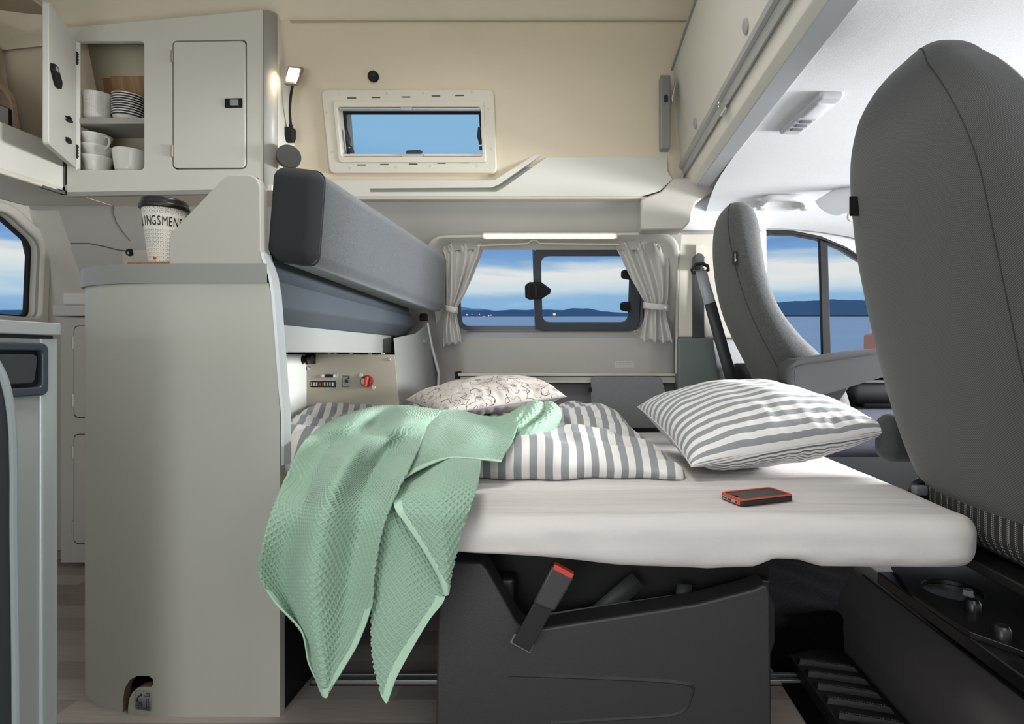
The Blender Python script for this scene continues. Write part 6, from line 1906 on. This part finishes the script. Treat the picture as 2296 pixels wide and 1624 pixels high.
rowsB1 = [
 [(880, 1090, 1.02), (905, 1110, 1.02), (935, 1130, 1.01), (960, 1150, 1.0), (985, 1170, .995)],
 [(864, 1160, .985), (890, 1175, .985), (920, 1190, .985), (945, 1205, .98), (975, 1225, .98)],
 [(848, 1230, .985), (880, 1240, .98), (915, 1250, .972), (950, 1265, .975), (985, 1290, .975)],
 [(838, 1310, .98), (870, 1320, .97), (910, 1325, .965), (950, 1335, .97), (998, 1340, .972)],
 [(834, 1400, .975), (860, 1405, .965), (890, 1405, .962), (925, 1400, .965), (962, 1390, .97)],
 [(838, 1480, .97), (855, 1482, .962), (872, 1480, .96), (890, 1475, .962), (912, 1475, .965)],
 [(852, 1540, .965), (860, 1543, .962), (868, 1543, .960), (875, 1540, .960), (882, 1532, .962)],
 [(862, 1572, .96), (865, 1574, .96), (867, 1575, .96), (869, 1574, .96), (872, 1567, .960)]]
rowsB2 = [
 [(905, 1065, 1.13), (950, 1045, 1.16), (1000, 1032, 1.19), (1040, 1032, 1.20), (1078, 1036, 1.22)],
 [(888, 1100, 1.02), (935, 1095, 1.02), (985, 1087, 1.02), (1030, 1082, 1.04), (1072, 1085, 1.06)],
 [(884, 1135, .975), (935, 1140, .968), (980, 1140, .962), (1020, 1140, .972), (1055, 1136, .99)],
 [(912, 1175, .962), (950, 1187, .955), (985, 1192, .950), (1010, 1192, .960), (1036, 1186, .975)],
 [(950, 1230, .955), (973, 1242, .950), (994, 1245, .948), (1008, 1245, .955), (1022, 1240, .968)],
 [(982, 1285, .955), (988, 1292, .952), (995, 1298, .950), (1002, 1297, .952), (1009, 1290, .962)],
 [(998, 1325, .960), (999, 1330, .958), (1000, 1333, .957), (1002, 1333, .957), (1004, 1326, .960)]]
rowsC = [
 [(985, 922, 1.62), (1030, 922, 1.64), (1080, 934, 1.58), (1130, 934, 1.60), (1178, 908, 1.62)],
 [(955, 955, 1.46), (1005, 945, 1.50), (1060, 962, 1.46), (1115, 958, 1.48), (1165, 945, 1.48)],
 [(938, 998, 1.27), (990, 980, 1.35), (1050, 992, 1.31), (1100, 995, 1.35), (1150, 988, 1.37)],
 [(912, 1050, 1.10), (962, 1015, 1.22), (1028, 1014, 1.24), (1085, 1020, 1.29), (1134, 1015, 1.31)],
 [(893, 1084, 1.00), (945, 1054, 1.08), (1008, 1030, 1.19), (1066, 1032, 1.25), (1122, 1038, 1.28)]]
for rows_, nu_, nv_, hem_, nm in ((rowsA, 400, 760, (('L', .66, 1), ('R', .70, 1), 'B'), 'left_fall'), (rowsB1, 220, 560, (('R', .42, 1), 'B'), 'right_fall'), (rowsB2, 220, 380, (('L', .28, 1),), 'folded_corner'), (rowsC, 330, 340, ('B',), 'upper_flap')):
    S2, hm = patch(rows_, nu_, nv_, .0090, hem_)
    nvv, nuu = S2.shape[:2]
    mb = MB()
    mb.v = [Vector(p) for p in S2.reshape(-1, 3)]
    flag = hm.reshape(-1)
    for j in range(nvv - 1):
        for i in range(nuu - 1):
            a_ = j * nuu + i
            mb.f.append([a_, a_ + 1, a_ + nuu + 1, a_ + nuu]); mb.mi.append(1 if flag[a_] > 0 and flag[a_ + nuu + 1] > 0 else 0)
    build(mb, nm, (blanketm, hemm), BL, smooth=179, solid=.003)
# bunched roll at the right end
mb = MB()
for pts_, r0 in (([(1150, 985, 1.44), (1178, 960, 1.50), (1200, 935, 1.55), (1210, 912, 1.62)], .026), ([(1165, 990, 1.42), (1200, 972, 1.46), (1230, 948, 1.52), (1240, 925, 1.58), (1222, 912, 1.63)], .022), ([(1150, 968, 1.47), (1168, 945, 1.52), (1190, 925, 1.58), (1202, 912, 1.66)], .020)):
    pa = smoothpath([P(*q) for q in pts_], 110)
    base = len(mb.v)
    n_ = 90
    pv = [Vector(q) for q in pa]
    vs = []
    for i, p in enumerate(pv):
        tdir = (pv[min(i + 1, 110)] - pv[max(i - 1, 0)]).normalized()
        a_ = (Vector((0, 0, 1)) - tdir * tdir.z).normalized(); b_ = tdir.cross(a_)
        k = i / 110
        rad = r0 * (math.sin(min(k * 6, 1) * PI / 2) ** .5) * (math.sin(min((1 - k) * 6, 1) * PI / 2) ** .5 if k < 1 else 0) + .0005
        for q in range(n_):
            th = 2 * PI * q / n_
            ca, cb_ = (k * .12 / .0118 + round(2 * PI * r0 / .0118) * th / 2 / PI), (k * .12 / .0118 - round(2 * PI * r0 / .0118) * th / 2 / PI)
            h = max(abs(math.cos(PI * ca)) ** 7, abs(math.cos(PI * cb_)) ** 7) * .0022
            rr = rad * (1 + .10 * math.sin(2 * th + k * 4)) + h
            vs.append(p + (a_ * math.cos(th) + b_ * math.sin(th)) * rr)
    mb.add(vs, [(i * n_ + q, i * n_ + (q + 1) % n_, (i + 1) * n_ + (q + 1) % n_, (i + 1) * n_ + q) for i in range(110) for q in range(n_)])
build(mb, 'bunched_end', blanketm, BL, smooth=179)
